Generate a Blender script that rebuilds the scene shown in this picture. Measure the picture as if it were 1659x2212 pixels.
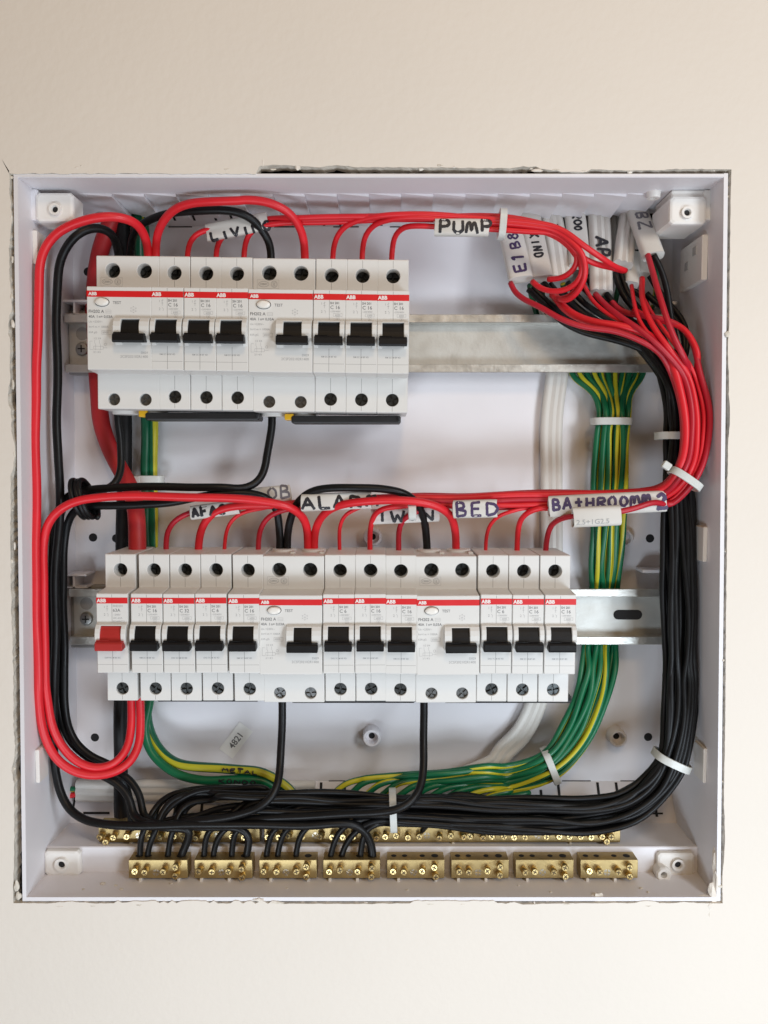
import bpy, bmesh, math, random
from mathutils import Vector
random.seed(7)
for o in list(bpy.data.objects): bpy.data.objects.remove(o)
scene = bpy.context.scene
COL = scene.collection

# ------------------------------------------------------------------ camera
F_PX, CU, CV, DIST, PITCH = 1720.0, 829.5, 1106.0, 507.0, math.radians(3.5)
cam_data = bpy.data.cameras.new('camera')
cam = bpy.data.objects.new('camera', cam_data); COL.objects.link(cam)
cam.location = (0, -DIST / 1000, 0)
cam.rotation_euler = (math.radians(90) - PITCH, 0, 0)
cam_data.sensor_fit = 'HORIZONTAL'; cam_data.sensor_width = 36.0
cam_data.lens = 36.0 * F_PX / 1659.0
cam_data.clip_start = 0.01; cam_data.clip_end = 100
scene.camera = cam

# ------------------------------------------------------------------ world, lamps and added fill lights (indoors: no sky, no sun)
world = bpy.data.worlds.new('World'); scene.world = world; world.use_nodes = True
bg = world.node_tree.nodes['Background']
bg.inputs['Color'].default_value = (1.0, 0.70, 0.42, 1); bg.inputs['Strength'].default_value = 0.185

def area(name, loc, target, size, size_y, power, color):
    l = bpy.data.lights.new(name, 'AREA'); l.shape = 'RECTANGLE'; l.size = size; l.size_y = size_y
    l.energy = power; l.color = color
    o = bpy.data.objects.new(name, l); COL.objects.link(o)
    o.location = loc
    d = Vector(target) - Vector(loc)
    o.rotation_euler = d.to_track_quat('-Z', 'Y').to_euler()
    return o
area('window_light', (0.58, -0.78, 0.20), (0.0, 0, -0.10), 0.18, 0.30, 3.3, (0.90, 0.95, 1.0))
area('low_right_fill', (0.40, -0.64, -0.36), (0.0, 0, -0.22), 0.32, 0.24, 2.8, (0.76, 0.88, 1.0))  # added cool fill, brightens the wall towards the bottom; no known source
area('low_left_fill', (-0.20, -0.74, -0.56), (-0.05, 0, -0.20), 0.36, 0.20, 2.7, (0.78, 0.89, 1.0))  # added low fill lifting the lower left wall and back panel; no real lamp
area('ceiling_light', (0.10, -1.0, 0.72), (0, 0, -0.1), 0.18, 0.18, 2.2, (1.0, 0.70, 0.40))

scene.view_settings.view_transform = 'Standard'
scene.view_settings.look = 'None'
scene.view_settings.exposure = 0.0
scene.view_settings.gamma = 1.0
scene.view_settings.use_curve_mapping = False
scene.render.engine = 'CYCLES'

# ------------------------------------------------------------------ coordinates: millimetres, x right, y up, d out of the back panel
def B(x, y, d): return (x / 1000, -d / 1000, y / 1000)
CP, SP = math.cos(PITCH), math.sin(PITCH)
def at(u, v, d):                      # photo position + distance from the back panel -> place in the box
    rx = (u - CU) / F_PX; ry = -(v - CV) / F_PX
    t = (DIST - d) / (CP + ry * SP)
    return (t * rx, t * (-SP + ry * CP), d)
SC = 1 / 1.215190
CROPS = {'A': (0, 420), 'B': (600, 420), 'C': (1300, 420), 'E': (0, 1100), 'F': (650, 1200),
         'G': (1300, 1100), 'H': (0, 1750), 'I': (650, 1750), 'J': (1300, 1750)}
def px(c, x, y):
    o = CROPS[c]; k = 700 / 1659
    return ((o[0] + x * k) * SC, (o[1] + y * k) * SC)
def P(c, x, y, d):
    u, v = px(c, x, y); return at(u, v, d)
def path(*items):                     # items: 'A', x, y, d tuples; the crop letter carries over
    out = []; c = None
    for it in items:
        if isinstance(it, str): c = it
        else: out.append(P(c, *it))
    return out

# ------------------------------------------------------------------ materials
MATS = {}
def nodes_of(name):
    m = bpy.data.materials.new(name); m.use_nodes = True
    return m, m.node_tree.nodes, m.node_tree.links, m.node_tree.nodes['Principled BSDF']
def mat(name, col, rough=0.45, metal=0.0, var=0.06, vscale=120.0, bump=0.0, bscale=900.0, spec=0.5, rvar=0.08, sss=0.0, trans=0.0, coat=0.0):
    m, N, L, p = nodes_of(name)
    tc = N.new('ShaderNodeTexCoord')
    nz = N.new('ShaderNodeTexNoise'); nz.inputs['Scale'].default_value = vscale; nz.inputs['Detail'].default_value = 5
    L.new(tc.outputs['Object'], nz.inputs['Vector'])
    mx = N.new('ShaderNodeMix'); mx.data_type = 'RGBA'
    lo = [max(0, c * (1 - var)) for c in col]; hi = [min(1, c * (1 + var)) for c in col]
    mx.inputs['A'].default_value = (*lo, 1); mx.inputs['B'].default_value = (*hi, 1)
    L.new(nz.outputs['Fac'], mx.inputs['Factor']); L.new(mx.outputs['Result'], p.inputs['Base Color'])
    mr = N.new('ShaderNodeMapRange'); mr.inputs['To Min'].default_value = max(0.02, rough - rvar); mr.inputs['To Max'].default_value = min(1, rough + rvar)
    L.new(nz.outputs['Fac'], mr.inputs['Value']); L.new(mr.outputs['Result'], p.inputs['Roughness'])
    p.inputs['Metallic'].default_value = metal
    p.inputs['Specular IOR Level'].default_value = spec
    if sss:
        p.inputs['Subsurface Weight'].default_value = sss; p.inputs['Subsurface Radius'].default_value = (0.002, 0.002, 0.002)
        p.inputs['Subsurface Scale'].default_value = 0.5
    if trans: p.inputs['Transmission Weight'].default_value = trans
    if coat: p.inputs['Coat Weight'].default_value = coat
    if bump:
        b = N.new('ShaderNodeTexNoise'); b.inputs['Scale'].default_value = bscale; b.inputs['Detail'].default_value = 6
        L.new(tc.outputs['Object'], b.inputs['Vector'])
        bm_ = N.new('ShaderNodeBump'); bm_.inputs['Strength'].default_value = bump; bm_.inputs['Distance'].default_value = 0.0006
        L.new(b.outputs['Fac'], bm_.inputs['Height']); L.new(bm_.outputs['Normal'], p.inputs['Normal'])
    MATS[name] = m
    return m
mat('wall_paint', (0.79, 0.735, 0.665), 0.78, var=0.045, vscale=7, bump=0.36, bscale=210)
mat('raw_plaster', (0.70, 0.65, 0.57), 0.95, var=0.25, vscale=220, bump=0.9, bscale=500)
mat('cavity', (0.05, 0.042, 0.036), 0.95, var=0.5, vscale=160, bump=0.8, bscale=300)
mat('box_plastic', (0.785, 0.77, 0.80), 0.45, var=0.05, vscale=22, bump=0.06, bscale=1400)
mat('boss_plastic', (0.80, 0.775, 0.74), 0.42, var=0.02, vscale=15, bump=0.05, bscale=1200)
mat('breaker_plastic', (0.72, 0.715, 0.695), 0.40, var=0.02, vscale=30, bump=0.05, bscale=2200)
mat('button_white', (0.85, 0.82, 0.77), 0.35, var=0.02)
mat('toggle_black', (0.007, 0.007, 0.008), 0.45, spec=0.25, var=0.2, bump=0.15, bscale=2500)
mat('toggle_red', (0.42, 0.022, 0.020), 0.45, var=0.08, bump=0.1, bscale=2500)
mat('strip_red', (0.68, 0.012, 0.016), 0.4, var=0.03)
mat('print_white', (0.85, 0.85, 0.83), 0.5, var=0.02)
mat('print_grey', (0.17, 0.17, 0.175), 0.6, var=0.1)
mat('print_pale', (0.36, 0.36, 0.36), 0.6, var=0.1)
mat('seam_grey', (0.30, 0.295, 0.285), 0.7, var=0.1)
mat('red_wire', (0.70, 0.013, 0.024), 0.42, var=0.10, vscale=60, bump=0.06, bscale=700)
mat('red_wire_dull', (0.47, 0.010, 0.026), 0.42, var=0.12, vscale=60, bump=0.06, bscale=700)
mat('red_cable', (0.47, 0.018, 0.022), 0.5, var=0.12, vscale=50, bump=0.1, bscale=500)
mat('black_wire', (0.006, 0.0062, 0.007), 0.40, spec=0.28, var=0.35, vscale=90, bump=0.10, bscale=800, rvar=0.12)
mat('black_cable', (0.008, 0.008, 0.009), 0.5, spec=0.3, var=0.3, vscale=90, bump=0.12, bscale=600)
mat('white_sheath', (0.64, 0.615, 0.575), 0.5, var=0.06, vscale=60, bump=0.12, bscale=400)
mat('conduit_grey', (0.33, 0.34, 0.33), 0.55, var=0.15)
mat('zinc', (0.55, 0.55, 0.52), 0.48, metal=0.6, var=0.08, vscale=130, bump=0.15, bscale=500, rvar=0.14)
mat('zinc_lip', (0.63, 0.62, 0.58), 0.36, metal=0.8, var=0.18, vscale=200, bump=0.2, bscale=700, rvar=0.14)
mat('bracket_grey', (0.30, 0.29, 0.28), 0.35, var=0.25, vscale=80, bump=0.1)
mat('brass', (0.43, 0.32, 0.145), 0.44, metal=0.84, var=0.28, vscale=90, bump=0.1, bscale=900, rvar=0.13)
mat('brass_screw', (0.70, 0.53, 0.24), 0.36, metal=1.0, var=0.15, vscale=300)
mat('plain_screw', (0.50, 0.46, 0.38), 0.3, metal=1.0, var=0.15, vscale=300)
mat('steel_screw', (0.36, 0.36, 0.35), 0.42, metal=1.0, var=0.25, vscale=400)
mat('dark_screw', (0.035, 0.037, 0.037), 0.42, metal=0.7, var=0.4, vscale=500)
mat('slot_brown', (0.10, 0.07, 0.035), 0.6, metal=0.3, var=0.2)
mat('recess_grey', (0.42, 0.41, 0.40), 0.6, var=0.1)
mat('plate_screw', (0.075, 0.08, 0.08), 0.30, metal=0.85, var=0.4, vscale=500)
mat('mid_screw', (0.20, 0.205, 0.205), 0.30, metal=0.9, var=0.35, vscale=500)
mat('hole_dark', (0.012, 0.012, 0.014), 0.8, var=0.2)
mat('tie_nylon', (0.62, 0.64, 0.62), 0.32, var=0.05, vscale=100, sss=0.25, bump=0.1, bscale=900)
mat('marker_black', (0.014, 0.013, 0.018), 0.5, var=0.2)
mat('marker_purple', (0.055, 0.030, 0.10), 0.5, var=0.25)
mat('marker_faded', (0.16, 0.15, 0.17), 0.55, var=0.25)
mat('sticker', (0.90, 0.90, 0.88), 0.6, var=0.02)
mat('yellow_plastic', (0.78, 0.44, 0.015), 0.4, var=0.05)
mat('comb_black', (0.012, 0.012, 0.013), 0.45, var=0.3, bump=0.1)

def stripe_mat(name, green, yellow, frac):
    m, N, L, p = nodes_of(name)
    uv = N.new('ShaderNodeUVMap'); uv.uv_map = 'UVMap'
    sep = N.new('ShaderNodeSeparateXYZ'); L.new(uv.outputs['UV'], sep.inputs['Vector'])
    fr = N.new('ShaderNodeMath'); fr.operation = 'FRACT'; L.new(sep.outputs['X'], fr.inputs[0])
    lt = N.new('ShaderNodeMath'); lt.operation = 'LESS_THAN'; L.new(fr.outputs[0], lt.inputs[0]); lt.inputs[1].default_value = frac
    tc = N.new('ShaderNodeTexCoord'); nz = N.new('ShaderNodeTexNoise'); nz.inputs['Scale'].default_value = 90
    L.new(tc.outputs['Object'], nz.inputs['Vector'])
    a = N.new('ShaderNodeMix'); a.data_type = 'RGBA'; a.inputs['A'].default_value = (*[g * 0.8 for g in green], 1); a.inputs['B'].default_value = (*[g * 1.2 for g in green], 1)
    L.new(nz.outputs['Fac'], a.inputs['Factor'])
    mx = N.new('ShaderNodeMix'); mx.data_type = 'RGBA'
    L.new(lt.outputs[0], mx.inputs['Factor']); L.new(a.outputs['Result'], mx.inputs['A']); mx.inputs['B'].default_value = (*yellow, 1)
    L.new(mx.outputs['Result'], p.inputs['Base Color']); p.inputs['Roughness'].default_value = 0.36
    MATS[name] = m
stripe_mat('earth_wire', (0.004, 0.135, 0.055), (0.55, 0.50, 0.025), 0.26)
stripe_mat('earth_wire_dark', (0.003, 0.105, 0.048), (0.48, 0.46, 0.03), 0.24)

# ------------------------------------------------------------------ mesh and object helpers
def mesh(name, verts, faces, smooth=False, mm=True):
    me = bpy.data.meshes.new(name)
    me.from_pydata([B(*v) for v in verts] if mm else verts, [], faces)
    if smooth: me.polygons.foreach_set('use_smooth', [True] * len(me.polygons))
    me.update()
    return me
def link(name, me, m, parent=None, label=None, cat=None, group=None, kind=None):
    if me is not None and m is not None and len(me.materials) == 0: me.materials.append(MATS[m])
    o = bpy.data.objects.new(name, me); COL.objects.link(o)
    if parent is not None: o.parent = parent
    if label: o['label'] = label
    if cat: o['category'] = cat
    if group: o['group'] = group
    if kind: o['kind'] = kind
    return o
def thing(name, label, cat, pos=(0, 0, 0), rot=0.0, group=None, kind=None):
    o = link(name, None, None, None, label, cat, group, kind)
    o.location = B(*pos); o.rotation_euler = (0, rot, 0)
    return o
class MB:
    def __init__(s): s.v = []; s.f = []
    def add(s, vs, fs):
        n = len(s.v); s.v += vs; s.f += [tuple(i + n for i in f) for f in fs]
    def box(s, x0, x1, y0, y1, d0, d1, bev=0.0):
        if bev <= 0:
            vs = [(x, y, d) for d in (d0, d1) for y in (y0, y1) for x in (x0, x1)]
            s.add(vs, [(0, 1, 3, 2), (4, 6, 7, 5), (0, 4, 5, 1), (2, 3, 7, 6), (0, 2, 6, 4), (1, 5, 7, 3)])
        else:
            b = bev
            def ring(d, i): return [(x0 + i + b, y0 + i, d), (x1 - i - b, y0 + i, d), (x1 - i, y0 + i + b, d), (x1 - i, y1 - i - b, d), (x1 - i - b, y1 - i, d), (x0 + i + b, y1 - i, d), (x0 + i, y1 - i - b, d), (x0 + i, y0 + i + b, d)]
            rings = [ring(d0, b), ring(d0 + b, 0), ring(d1 - b, 0), ring(d1 - b * 0.3, b * 0.3), ring(d1, b)]
            s.loft(rings, True)
        return s
    def loft(s, rings, caps=True, closed=True):
        n = len(rings[0]); vs = [p for r in rings for p in r]; fs = []
        for k in range(len(rings) - 1):
            for i in range(n if closed else n - 1):
                j = (i + 1) % n
                fs.append((k * n + i, k * n + j, (k + 1) * n + j, (k + 1) * n + i))
        if caps: fs += [tuple(range(n - 1, -1, -1)), tuple((len(rings) - 1) * n + i for i in range(n))]
        s.add(vs, fs); return s
    def prism_x(s, prof, x0, x1):     # prof: (d, y) polygon
        s.loft([[(x0, y, d) for d, y in prof], [(x1, y, d) for d, y in prof]]); return s
    def lathe_d(s, cx, cy, prof, n=20, caps=True, sx=1.0):      # prof: (radius, d)
        s.loft([[(cx + r * sx * math.cos(2 * math.pi * i / n), cy + r * math.sin(2 * math.pi * i / n), d) for i in range(n)] for r, d in prof], caps); return s
    def lathe_y(s, cx, cd, prof, n=16, caps=True):              # prof: (radius, y)
        s.loft([[(cx + r * math.cos(2 * math.pi * i / n), y, cd + r * math.sin(2 * math.pi * i / n)) for i in range(n)] for r, y in prof], caps); return s
    def mesh(s, name, smooth=False):
        me = mesh(name, s.v, s.f, smooth)
        bm = bmesh.new(); bm.from_mesh(me); bmesh.ops.recalc_face_normals(bm, faces=bm.faces)
        if smooth:
            for e in bm.edges:
                if len(e.link_faces) == 2 and e.calc_face_angle(0) > 0.7: e.smooth = False
        bm.to_mesh(me); bm.free()
        return me

# ---- lettering (flat print): built-in font turned into a mesh lying on a face that looks along d
TEXTS = {}
def text_mesh(body, size, bold=0.0, align='LEFT'):
    key = (body, size, bold, align)
    if key in TEXTS: return TEXTS[key]
    cu = bpy.data.curves.new('lettering', 'FONT'); cu.body = body; cu.size = size; cu.offset = bold * size
    cu.align_x = align; cu.resolution_u = 2
    o = bpy.data.objects.new('lettering_tmp', cu); COL.objects.link(o)
    bpy.context.view_layer.update()
    dg = bpy.context.evaluated_depsgraph_get()
    me0 = o.evaluated_get(dg).to_mesh()
    vs = [(v.co.x, v.co.y) for v in me0.vertices]; fs = [tuple(p.vertices) for p in me0.polygons]
    o.evaluated_get(dg).to_mesh_clear()
    bpy.data.objects.remove(o); bpy.data.curves.remove(cu)
    TEXTS[key] = (vs, fs); return TEXTS[key]
def print_group(name, items, matname, parent, cache=None):
    """items: text tuples (str, x, y, d, size, bold, align) or ('line', pts, width, d) ; all joined into one printed part"""
    if cache and cache in PRINTS:
        me = PRINTS[cache]
    else:
        b = MB()
        for it in items:
            if it[0] == 'line':
                _, pts, w, d = it
                for (xa, ya), (xb, yb) in zip(pts[:-1], pts[1:]):
                    l = math.hypot(xb - xa, yb - ya) or 1; nx, ny = -(yb - ya) / l * w / 2, (xb - xa) / l * w / 2
                    b.add([(xa + nx, ya + ny, d), (xa - nx, ya - ny, d), (xb - nx, yb - ny, d), (xb + nx, yb + ny, d)], [(0, 1, 2, 3)])
            else:
                s, x, y, d, size, bold, al = it
                vs, fs = text_mesh(s, size, bold, al)
                b.add([(x + vx, y + vy, d) for vx, vy in vs], fs)
        me = mesh(name, b.v, b.f)
        if cache: PRINTS[cache] = me
    return link(name, me, matname, parent)
PRINTS = {}
def ell(cx, cy, rx, ry, n=16): return [(cx + rx * math.cos(2 * math.pi * i / n), cy + ry * math.sin(2 * math.pi * i / n)) for i in range(n + 1)]
def rect(x0, x1, y0, y1): return [(x0, y0), (x1, y0), (x1, y1), (x0, y1), (x0, y0)]

# ---- wires
def vsub(a, b): return (a[0] - b[0], a[1] - b[1], a[2] - b[2])
def spline(pts, step=2.2):
    pts = [Vector(p) for p in pts]
    P_ = [pts[0] * 2 - pts[1]] + pts + [pts[-1] * 2 - pts[-2]]
    out = []
    for i in range(1, len(P_) - 2):
        p0, p1, p2, p3 = P_[i - 1:i + 3]
        t0 = 0; t1 = t0 + max(1e-3, (p1 - p0).length) ** 0.5; t2 = t1 + max(1e-3, (p2 - p1).length) ** 0.5; t3 = t2 + max(1e-3, (p3 - p2).length) ** 0.5
        n = max(2, int((p2 - p1).length / step))
        for k in range(n):
            t = t1 + (t2 - t1) * k / n
            a1 = p0 * ((t1 - t) / (t1 - t0)) + p1 * ((t - t0) / (t1 - t0))
            a2 = p1 * ((t2 - t) / (t2 - t1)) + p2 * ((t - t1) / (t2 - t1))
            a3 = p2 * ((t3 - t) / (t3 - t2)) + p3 * ((t - t2) / (t3 - t2))
            b1 = a1 * ((t2 - t) / (t2 - t0)) + a2 * ((t - t0) / (t2 - t0))
            b2 = a2 * ((t3 - t) / (t3 - t1)) + a3 * ((t - t1) / (t3 - t1))
            out.append(b1 * ((t2 - t) / (t2 - t1)) + b2 * ((t - t1) / (t2 - t1)))
    out.append(pts[-1])
    return out
def smooth_pts(pts, n=2):
    for _ in range(n):
        pts = [pts[0]] + [(pts[i - 1] + pts[i] * 2 + pts[i + 1]) / 4 for i in range(1, len(pts) - 1)] + [pts[-1]]
    return pts
rk = random.Random(77)
def tube_mesh(name, pts, r, n=12, twist=0.0, phase=0.0, soft=3):
    c = smooth_pts(spline(pts), soft)
    ph_ = [rk.uniform(0, 6.28) for _ in range(6)]; wl = [rk.uniform(38, 60), rk.uniform(80, 140), rk.uniform(40, 90)]; dd_ = 0.0; am = .10 + .07 * min(1, r / 2)
    for i in range(1, len(c)):
        dd_ += (c[i] - c[i - 1]).length
        e_ = min(1, i / 8, (len(c) - 1 - i) / 8)
        c[i] = c[i] + Vector((math.sin(dd_ / wl[0] * 6.28 + ph_[0]) + 1.3 * math.sin(dd_ / wl[1] * 6.28 + ph_[1]), math.sin(dd_ / wl[0] * 6.28 + ph_[2]) + 1.3 * math.sin(dd_ / wl[1] * 6.28 + ph_[3]), math.sin(dd_ / wl[2] * 6.28 + ph_[4]))) * am * e_
    tang = [(c[min(i + 1, len(c) - 1)] - c[max(i - 1, 0)]).normalized() for i in range(len(c))]
    ref = Vector((0, 0, 1)) if abs(tang[0].z) < 0.9 else Vector((1, 0, 0))
    nrm = (ref - tang[0] * ref.dot(tang[0])).normalized()
    verts, L, dist = [], [], 0.0
    for i, p in enumerate(c):
        if i:
            nrm = (nrm - tang[i] * nrm.dot(tang[i])).normalized(); dist += (c[i] - c[i - 1]).length
        bi = tang[i].cross(nrm); L.append(dist)
        for k in range(n):
            a = 2 * math.pi * k / n
            verts.append(tuple(p + (nrm * math.cos(a) + bi * math.sin(a)) * r))
    faces, uvs = [], []
    for i in range(len(c) - 1):
        for k in range(n):
            j = (k + 1) % n
            faces.append((i * n + k, i * n + j, (i + 1) * n + j, (i + 1) * n + k))
            ta, tb = L[i] * twist + phase, L[i + 1] * twist + phase
            uvs += [(k / n + ta, L[i]), ((k + 1) / n + ta, L[i]), ((k + 1) / n + tb, L[i + 1]), (k / n + tb, L[i + 1])]
    faces += [tuple(range(n)), tuple((len(c) - 1) * n + k for k in range(n - 1, -1, -1))]
    uvs += [(0.5 + phase, 0)] * (2 * n)
    me = mesh(name, verts, faces, True)
    ul = me.uv_layers.new(name='UVMap')
    flat = [q for uv in uvs for q in uv]
    ul.data.foreach_set('uv', flat)
    bm = bmesh.new(); bm.from_mesh(me); bmesh.ops.recalc_face_normals(bm, faces=bm.faces); bm.to_mesh(me); bm.free()
    return me
def wire(name, m, r, pts, label, cat='wire', group=None, soft=3, twist=0.0, phase=0.0, e0=None, e1=None):
    pts = [tuple(p) for p in pts]
    if e0 is not None: pts = [(pts[0][0], pts[0][1] + e0, pts[0][2])] + pts      # runs on into the terminal, straight up or down
    if e1 is not None: pts = pts + [(pts[-1][0], pts[-1][1] + e1, pts[-1][2])]
    return link(name, tube_mesh(name, pts, r, soft=soft, twist=twist, phase=phase), m, None, label, cat, group)

def flat_cable(name, pts, w, t, label, group=None, lobes=3, m='white_sheath', cat='cable', wdir=None):
    c = smooth_pts(spline(pts, 3.0), 2)
    prof = []; n = 48
    for k in range(n):                                   # flattened outline with a soft rib for every core
        a = 2 * math.pi * k / n
        ca, sa = math.cos(a), math.sin(a)
        x = (abs(ca) ** 0.55) * (1 if ca >= 0 else -1) * w / 2
        y = (abs(sa) ** 0.6) * (1 if sa >= 0 else -1) * t / 2
        if lobes > 1: y *= 0.68 + 0.32 * abs(math.cos(math.pi * lobes * (x / w + 0.5) + math.pi / 2))
        prof.append((x, y))
    rings = []
    for i, p in enumerate(c):
        tg = (c[min(i + 1, len(c) - 1)] - c[max(i - 1, 0)]).normalized()
        side = Vector((tg.y, -tg.x, 0)) if wdir is None else Vector(wdir)
        side = (side - tg * side.dot(tg)).normalized()
        nn = side.cross(tg)
        if nn.z < 0: nn = -nn
        rings.append([tuple(p + side * x + nn * y) for x, y in prof])
    b = MB(); b.loft(rings)
    return link(name, b.mesh(name, True), m, None, label, cat, group)

# ---- handwriting: each letter as pen strokes in a unit square
GLYPH = {
 'A': [[(0, 0), (.45, 1), (1, 0)], [(.2, .38), (.8, .38)]],
 'B': [[(.1, 0), (.1, 1), (.7, .95), (.75, .65), (.15, .52), (.85, .42), (.85, .1), (.1, 0)]],
 'C': [[(.95, .85), (.5, 1), (.1, .6), (.15, .2), (.5, 0), (.95, .15)]],
 'D': [[(.1, 0), (.1, 1), (.75, .85), (.95, .5), (.75, .12), (.1, 0)]],
 'E': [[(.9, 1), (.1, 1), (.1, 0), (.95, 0)], [(.1, .52), (.75, .52)]],
 'F': [[(.9, 1), (.1, 1), (.1, 0)], [(.1, .5), (.7, .5)]],
 'G': [[(.9, .85), (.5, 1), (.1, .6), (.2, .1), (.6, 0), (.9, .2), (.9, .45), (.55, .45)]],
 'H': [[(.1, 0), (.1, 1)], [(.9, 0), (.9, 1)], [(.1, .5), (.9, .5)]],
 'I': [[(.5, 0), (.5, 1)]],
 'K': [[(.1, 0), (.1, 1)], [(.85, 1), (.15, .5), (.9, 0)]],
 'L': [[(.1, 1), (.1, 0), (.9, .02)]],
 'M': [[(.02, 0), (.12, .95), (.5, .35), (.85, .98), (.98, 0)]],
 'm': [[(0, 0), (.08, .85), (.28, .95), (.45, .2), (.52, .85), (.75, .95), (.98, 0)]],
 'N': [[(.08, 0), (.08, 1), (.9, .02), (.9, 1)]],
 'O': [[(.5, 1), (.1, .7), (.12, .25), (.5, 0), (.9, .28), (.88, .75), (.5, 1)]],
 'P': [[(.15, 0), (.15, 1), (.8, .95), (.92, .65), (.7, .45), (.15, .42)]],
 'R': [[(.1, 0), (.1, 1), (.8, .92), (.85, .62), (.15, .48), (.95, 0)]],
 'S': [[(.9, .88), (.5, 1), (.12, .78), (.85, .3), (.5, 0), (.08, .12)]],
 'T': [[(0, 1), (1, 1)], [(.5, 1), (.5, 0)]],
 't': [[(.5, 1), (.5, .05)], [(.1, .6), (.95, .6)]],
 'U': [[(.1, 1), (.12, .2), (.5, 0), (.85, .2), (.9, 1)]],
 'V': [[(.02, 1), (.5, 0), (.98, 1)]],
 'W': [[(0, 1), (.22, 0), (.5, .7), (.78, 0), (1, 1)]],
 'Z': [[(.05, 1), (.95, 1), (.08, 0), (.98, 0)]],
 '1': [[(.3, .75), (.55, 1), (.55, 0)]],
 '2': [[(.1, .75), (.45, 1), (.85, .75), (.1, .02), (.95, .02)]],
 '8': [[(.5, .52), (.12, .78), (.5, 1), (.88, .78), (.5, .52), (.05, .25), (.5, 0), (.95, .25), (.5, .52)]],
 '!': [[(.5, 1), (.5, .35)], [(.5, .1), (.5, 0)]],
 '-': [[(.1, .5), (.9, .5)]],
}
def pen(surface, text, u0, v0, h, adv, wpen, slant=0.0, seed=1):
    """surface(u, v) -> point on the labelled skin; returns MB with the pen strokes"""
    rnd = random.Random(seed); b = MB(); u = u0
    for ch in text:
        if ch == ' ': u += adv * 0.6; continue
        jw = adv * 0.78 * rnd.uniform(0.9, 1.1); jh = h * rnd.uniform(0.9, 1.12); dv = rnd.uniform(-0.06, 0.06) * h
        for st in GLYPH[ch]:
            pts = [(u + x * jw + slant * y * jh + rnd.uniform(-.05, .05) * h, v0 + dv + y * jh + rnd.uniform(-.05, .05) * h) for x, y in st]
            fine = []
            for a, c in zip(pts[:-1], pts[1:]):
                n = max(2, int(math.hypot(c[0] - a[0], c[1] - a[1]) / 0.5))
                fine += [(a[0] + (c[0] - a[0]) * k / n, a[1] + (c[1] - a[1]) * k / n) for k in range(n)]
            fine.append(pts[-1])
            for _ in range(2): fine = [fine[0]] + [((fine[i - 1][0] + 2 * fine[i][0] + fine[i + 1][0]) / 4, (fine[i - 1][1] + 2 * fine[i][1] + fine[i + 1][1]) / 4) for i in range(1, len(fine) - 1)] + [fine[-1]]
            vs = []
            for i, p in enumerate(fine):
                q0, q1 = fine[max(0, i - 1)], fine[min(len(fine) - 1, i + 1)]
                l = math.hypot(q1[0] - q0[0], q1[1] - q0[1]) or 1
                w = wpen * .56 * (0.75 if i in (0, len(fine) - 1) else rnd.uniform(.86, 1.14))
                nx, ny = -(q1[1] - q0[1]) / l * w, (q1[0] - q0[0]) / l * w
                vs += [surface(p[0] + nx, p[1] + ny), surface(p[0] - nx, p[1] - ny)]
            b.add(vs, [(2 * i, 2 * i + 1, 2 * i + 3, 2 * i + 2) for i in range(len(fine) - 1)])
        u += adv
    return b
def skin(p0, p1, h, t, eps=0.2):          # outer skin of a flattened sleeve from p0 to p1 (half height h, half thickness t)
    p0, p1 = Vector(p0), Vector(p1); a = (p1 - p0).normalized()
    n = Vector((0, 0, 1)); n = (n - a * n.dot(a)).normalized(); bb = n.cross(a)
    def s(u, v):
        q = max(-0.98, min(0.98, v / h))
        return tuple(p0 + a * u + bb * v + n * (t * (1 - abs(q) ** 3.33) ** 0.35 + eps))
    return s, (p1 - p0).length
def sleeve(name, p0, p1, h, t, label, texts=(), group=None, m='white_sheath', seed=3):
    """an offcut of cable sheath slipped over a wire: open flattened tube, written on"""
    p0, p1 = Vector(p0), Vector(p1); a = (p1 - p0).normalized()
    n = Vector((0, 0, 1)); n = (n - a * n.dot(a)).normalized(); bb = n.cross(a)
    Ltot = (p1 - p0).length; b = MB(); rings = []
    rnd = random.Random(seed); nn = 28
    def ring(u, k, jit=0):
        out = []
        for i in range(nn):
            an = 2 * math.pi * i / nn; ca, sa = math.cos(an), math.sin(an)
            y = (abs(ca) ** 0.6) * (1 if ca >= 0 else -1) * (h - k); z = (abs(sa) ** 0.7) * (1 if sa >= 0 else -1) * (t - k)
            out.append(tuple(p0 + a * (u + jit * math.sin(an * 2 + seed)) + bb * y + n * z))
        return out
    b.loft([ring(2, .7), ring(0.3, .7, .25), ring(0, .15, .25), ring(.4, 0), ring(Ltot * .5, -.06), ring(Ltot - .4, 0), ring(Ltot, .15, .25), ring(Ltot - .3, .7, .25), ring(Ltot - 2, .7)], caps=False)
    o = link(name, b.mesh(name, True), m, None, label, 'cable marker', group)
    s, _ = skin(p0, p1, h, t)
    for k, (txt, u, v, hh, adv, wp, mm_) in enumerate(texts):
        link('handwriting', pen(s, txt, u, v, hh, adv, wp, seed=seed + k).mesh('handwriting'), mm_, o)
    return o, s
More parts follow.
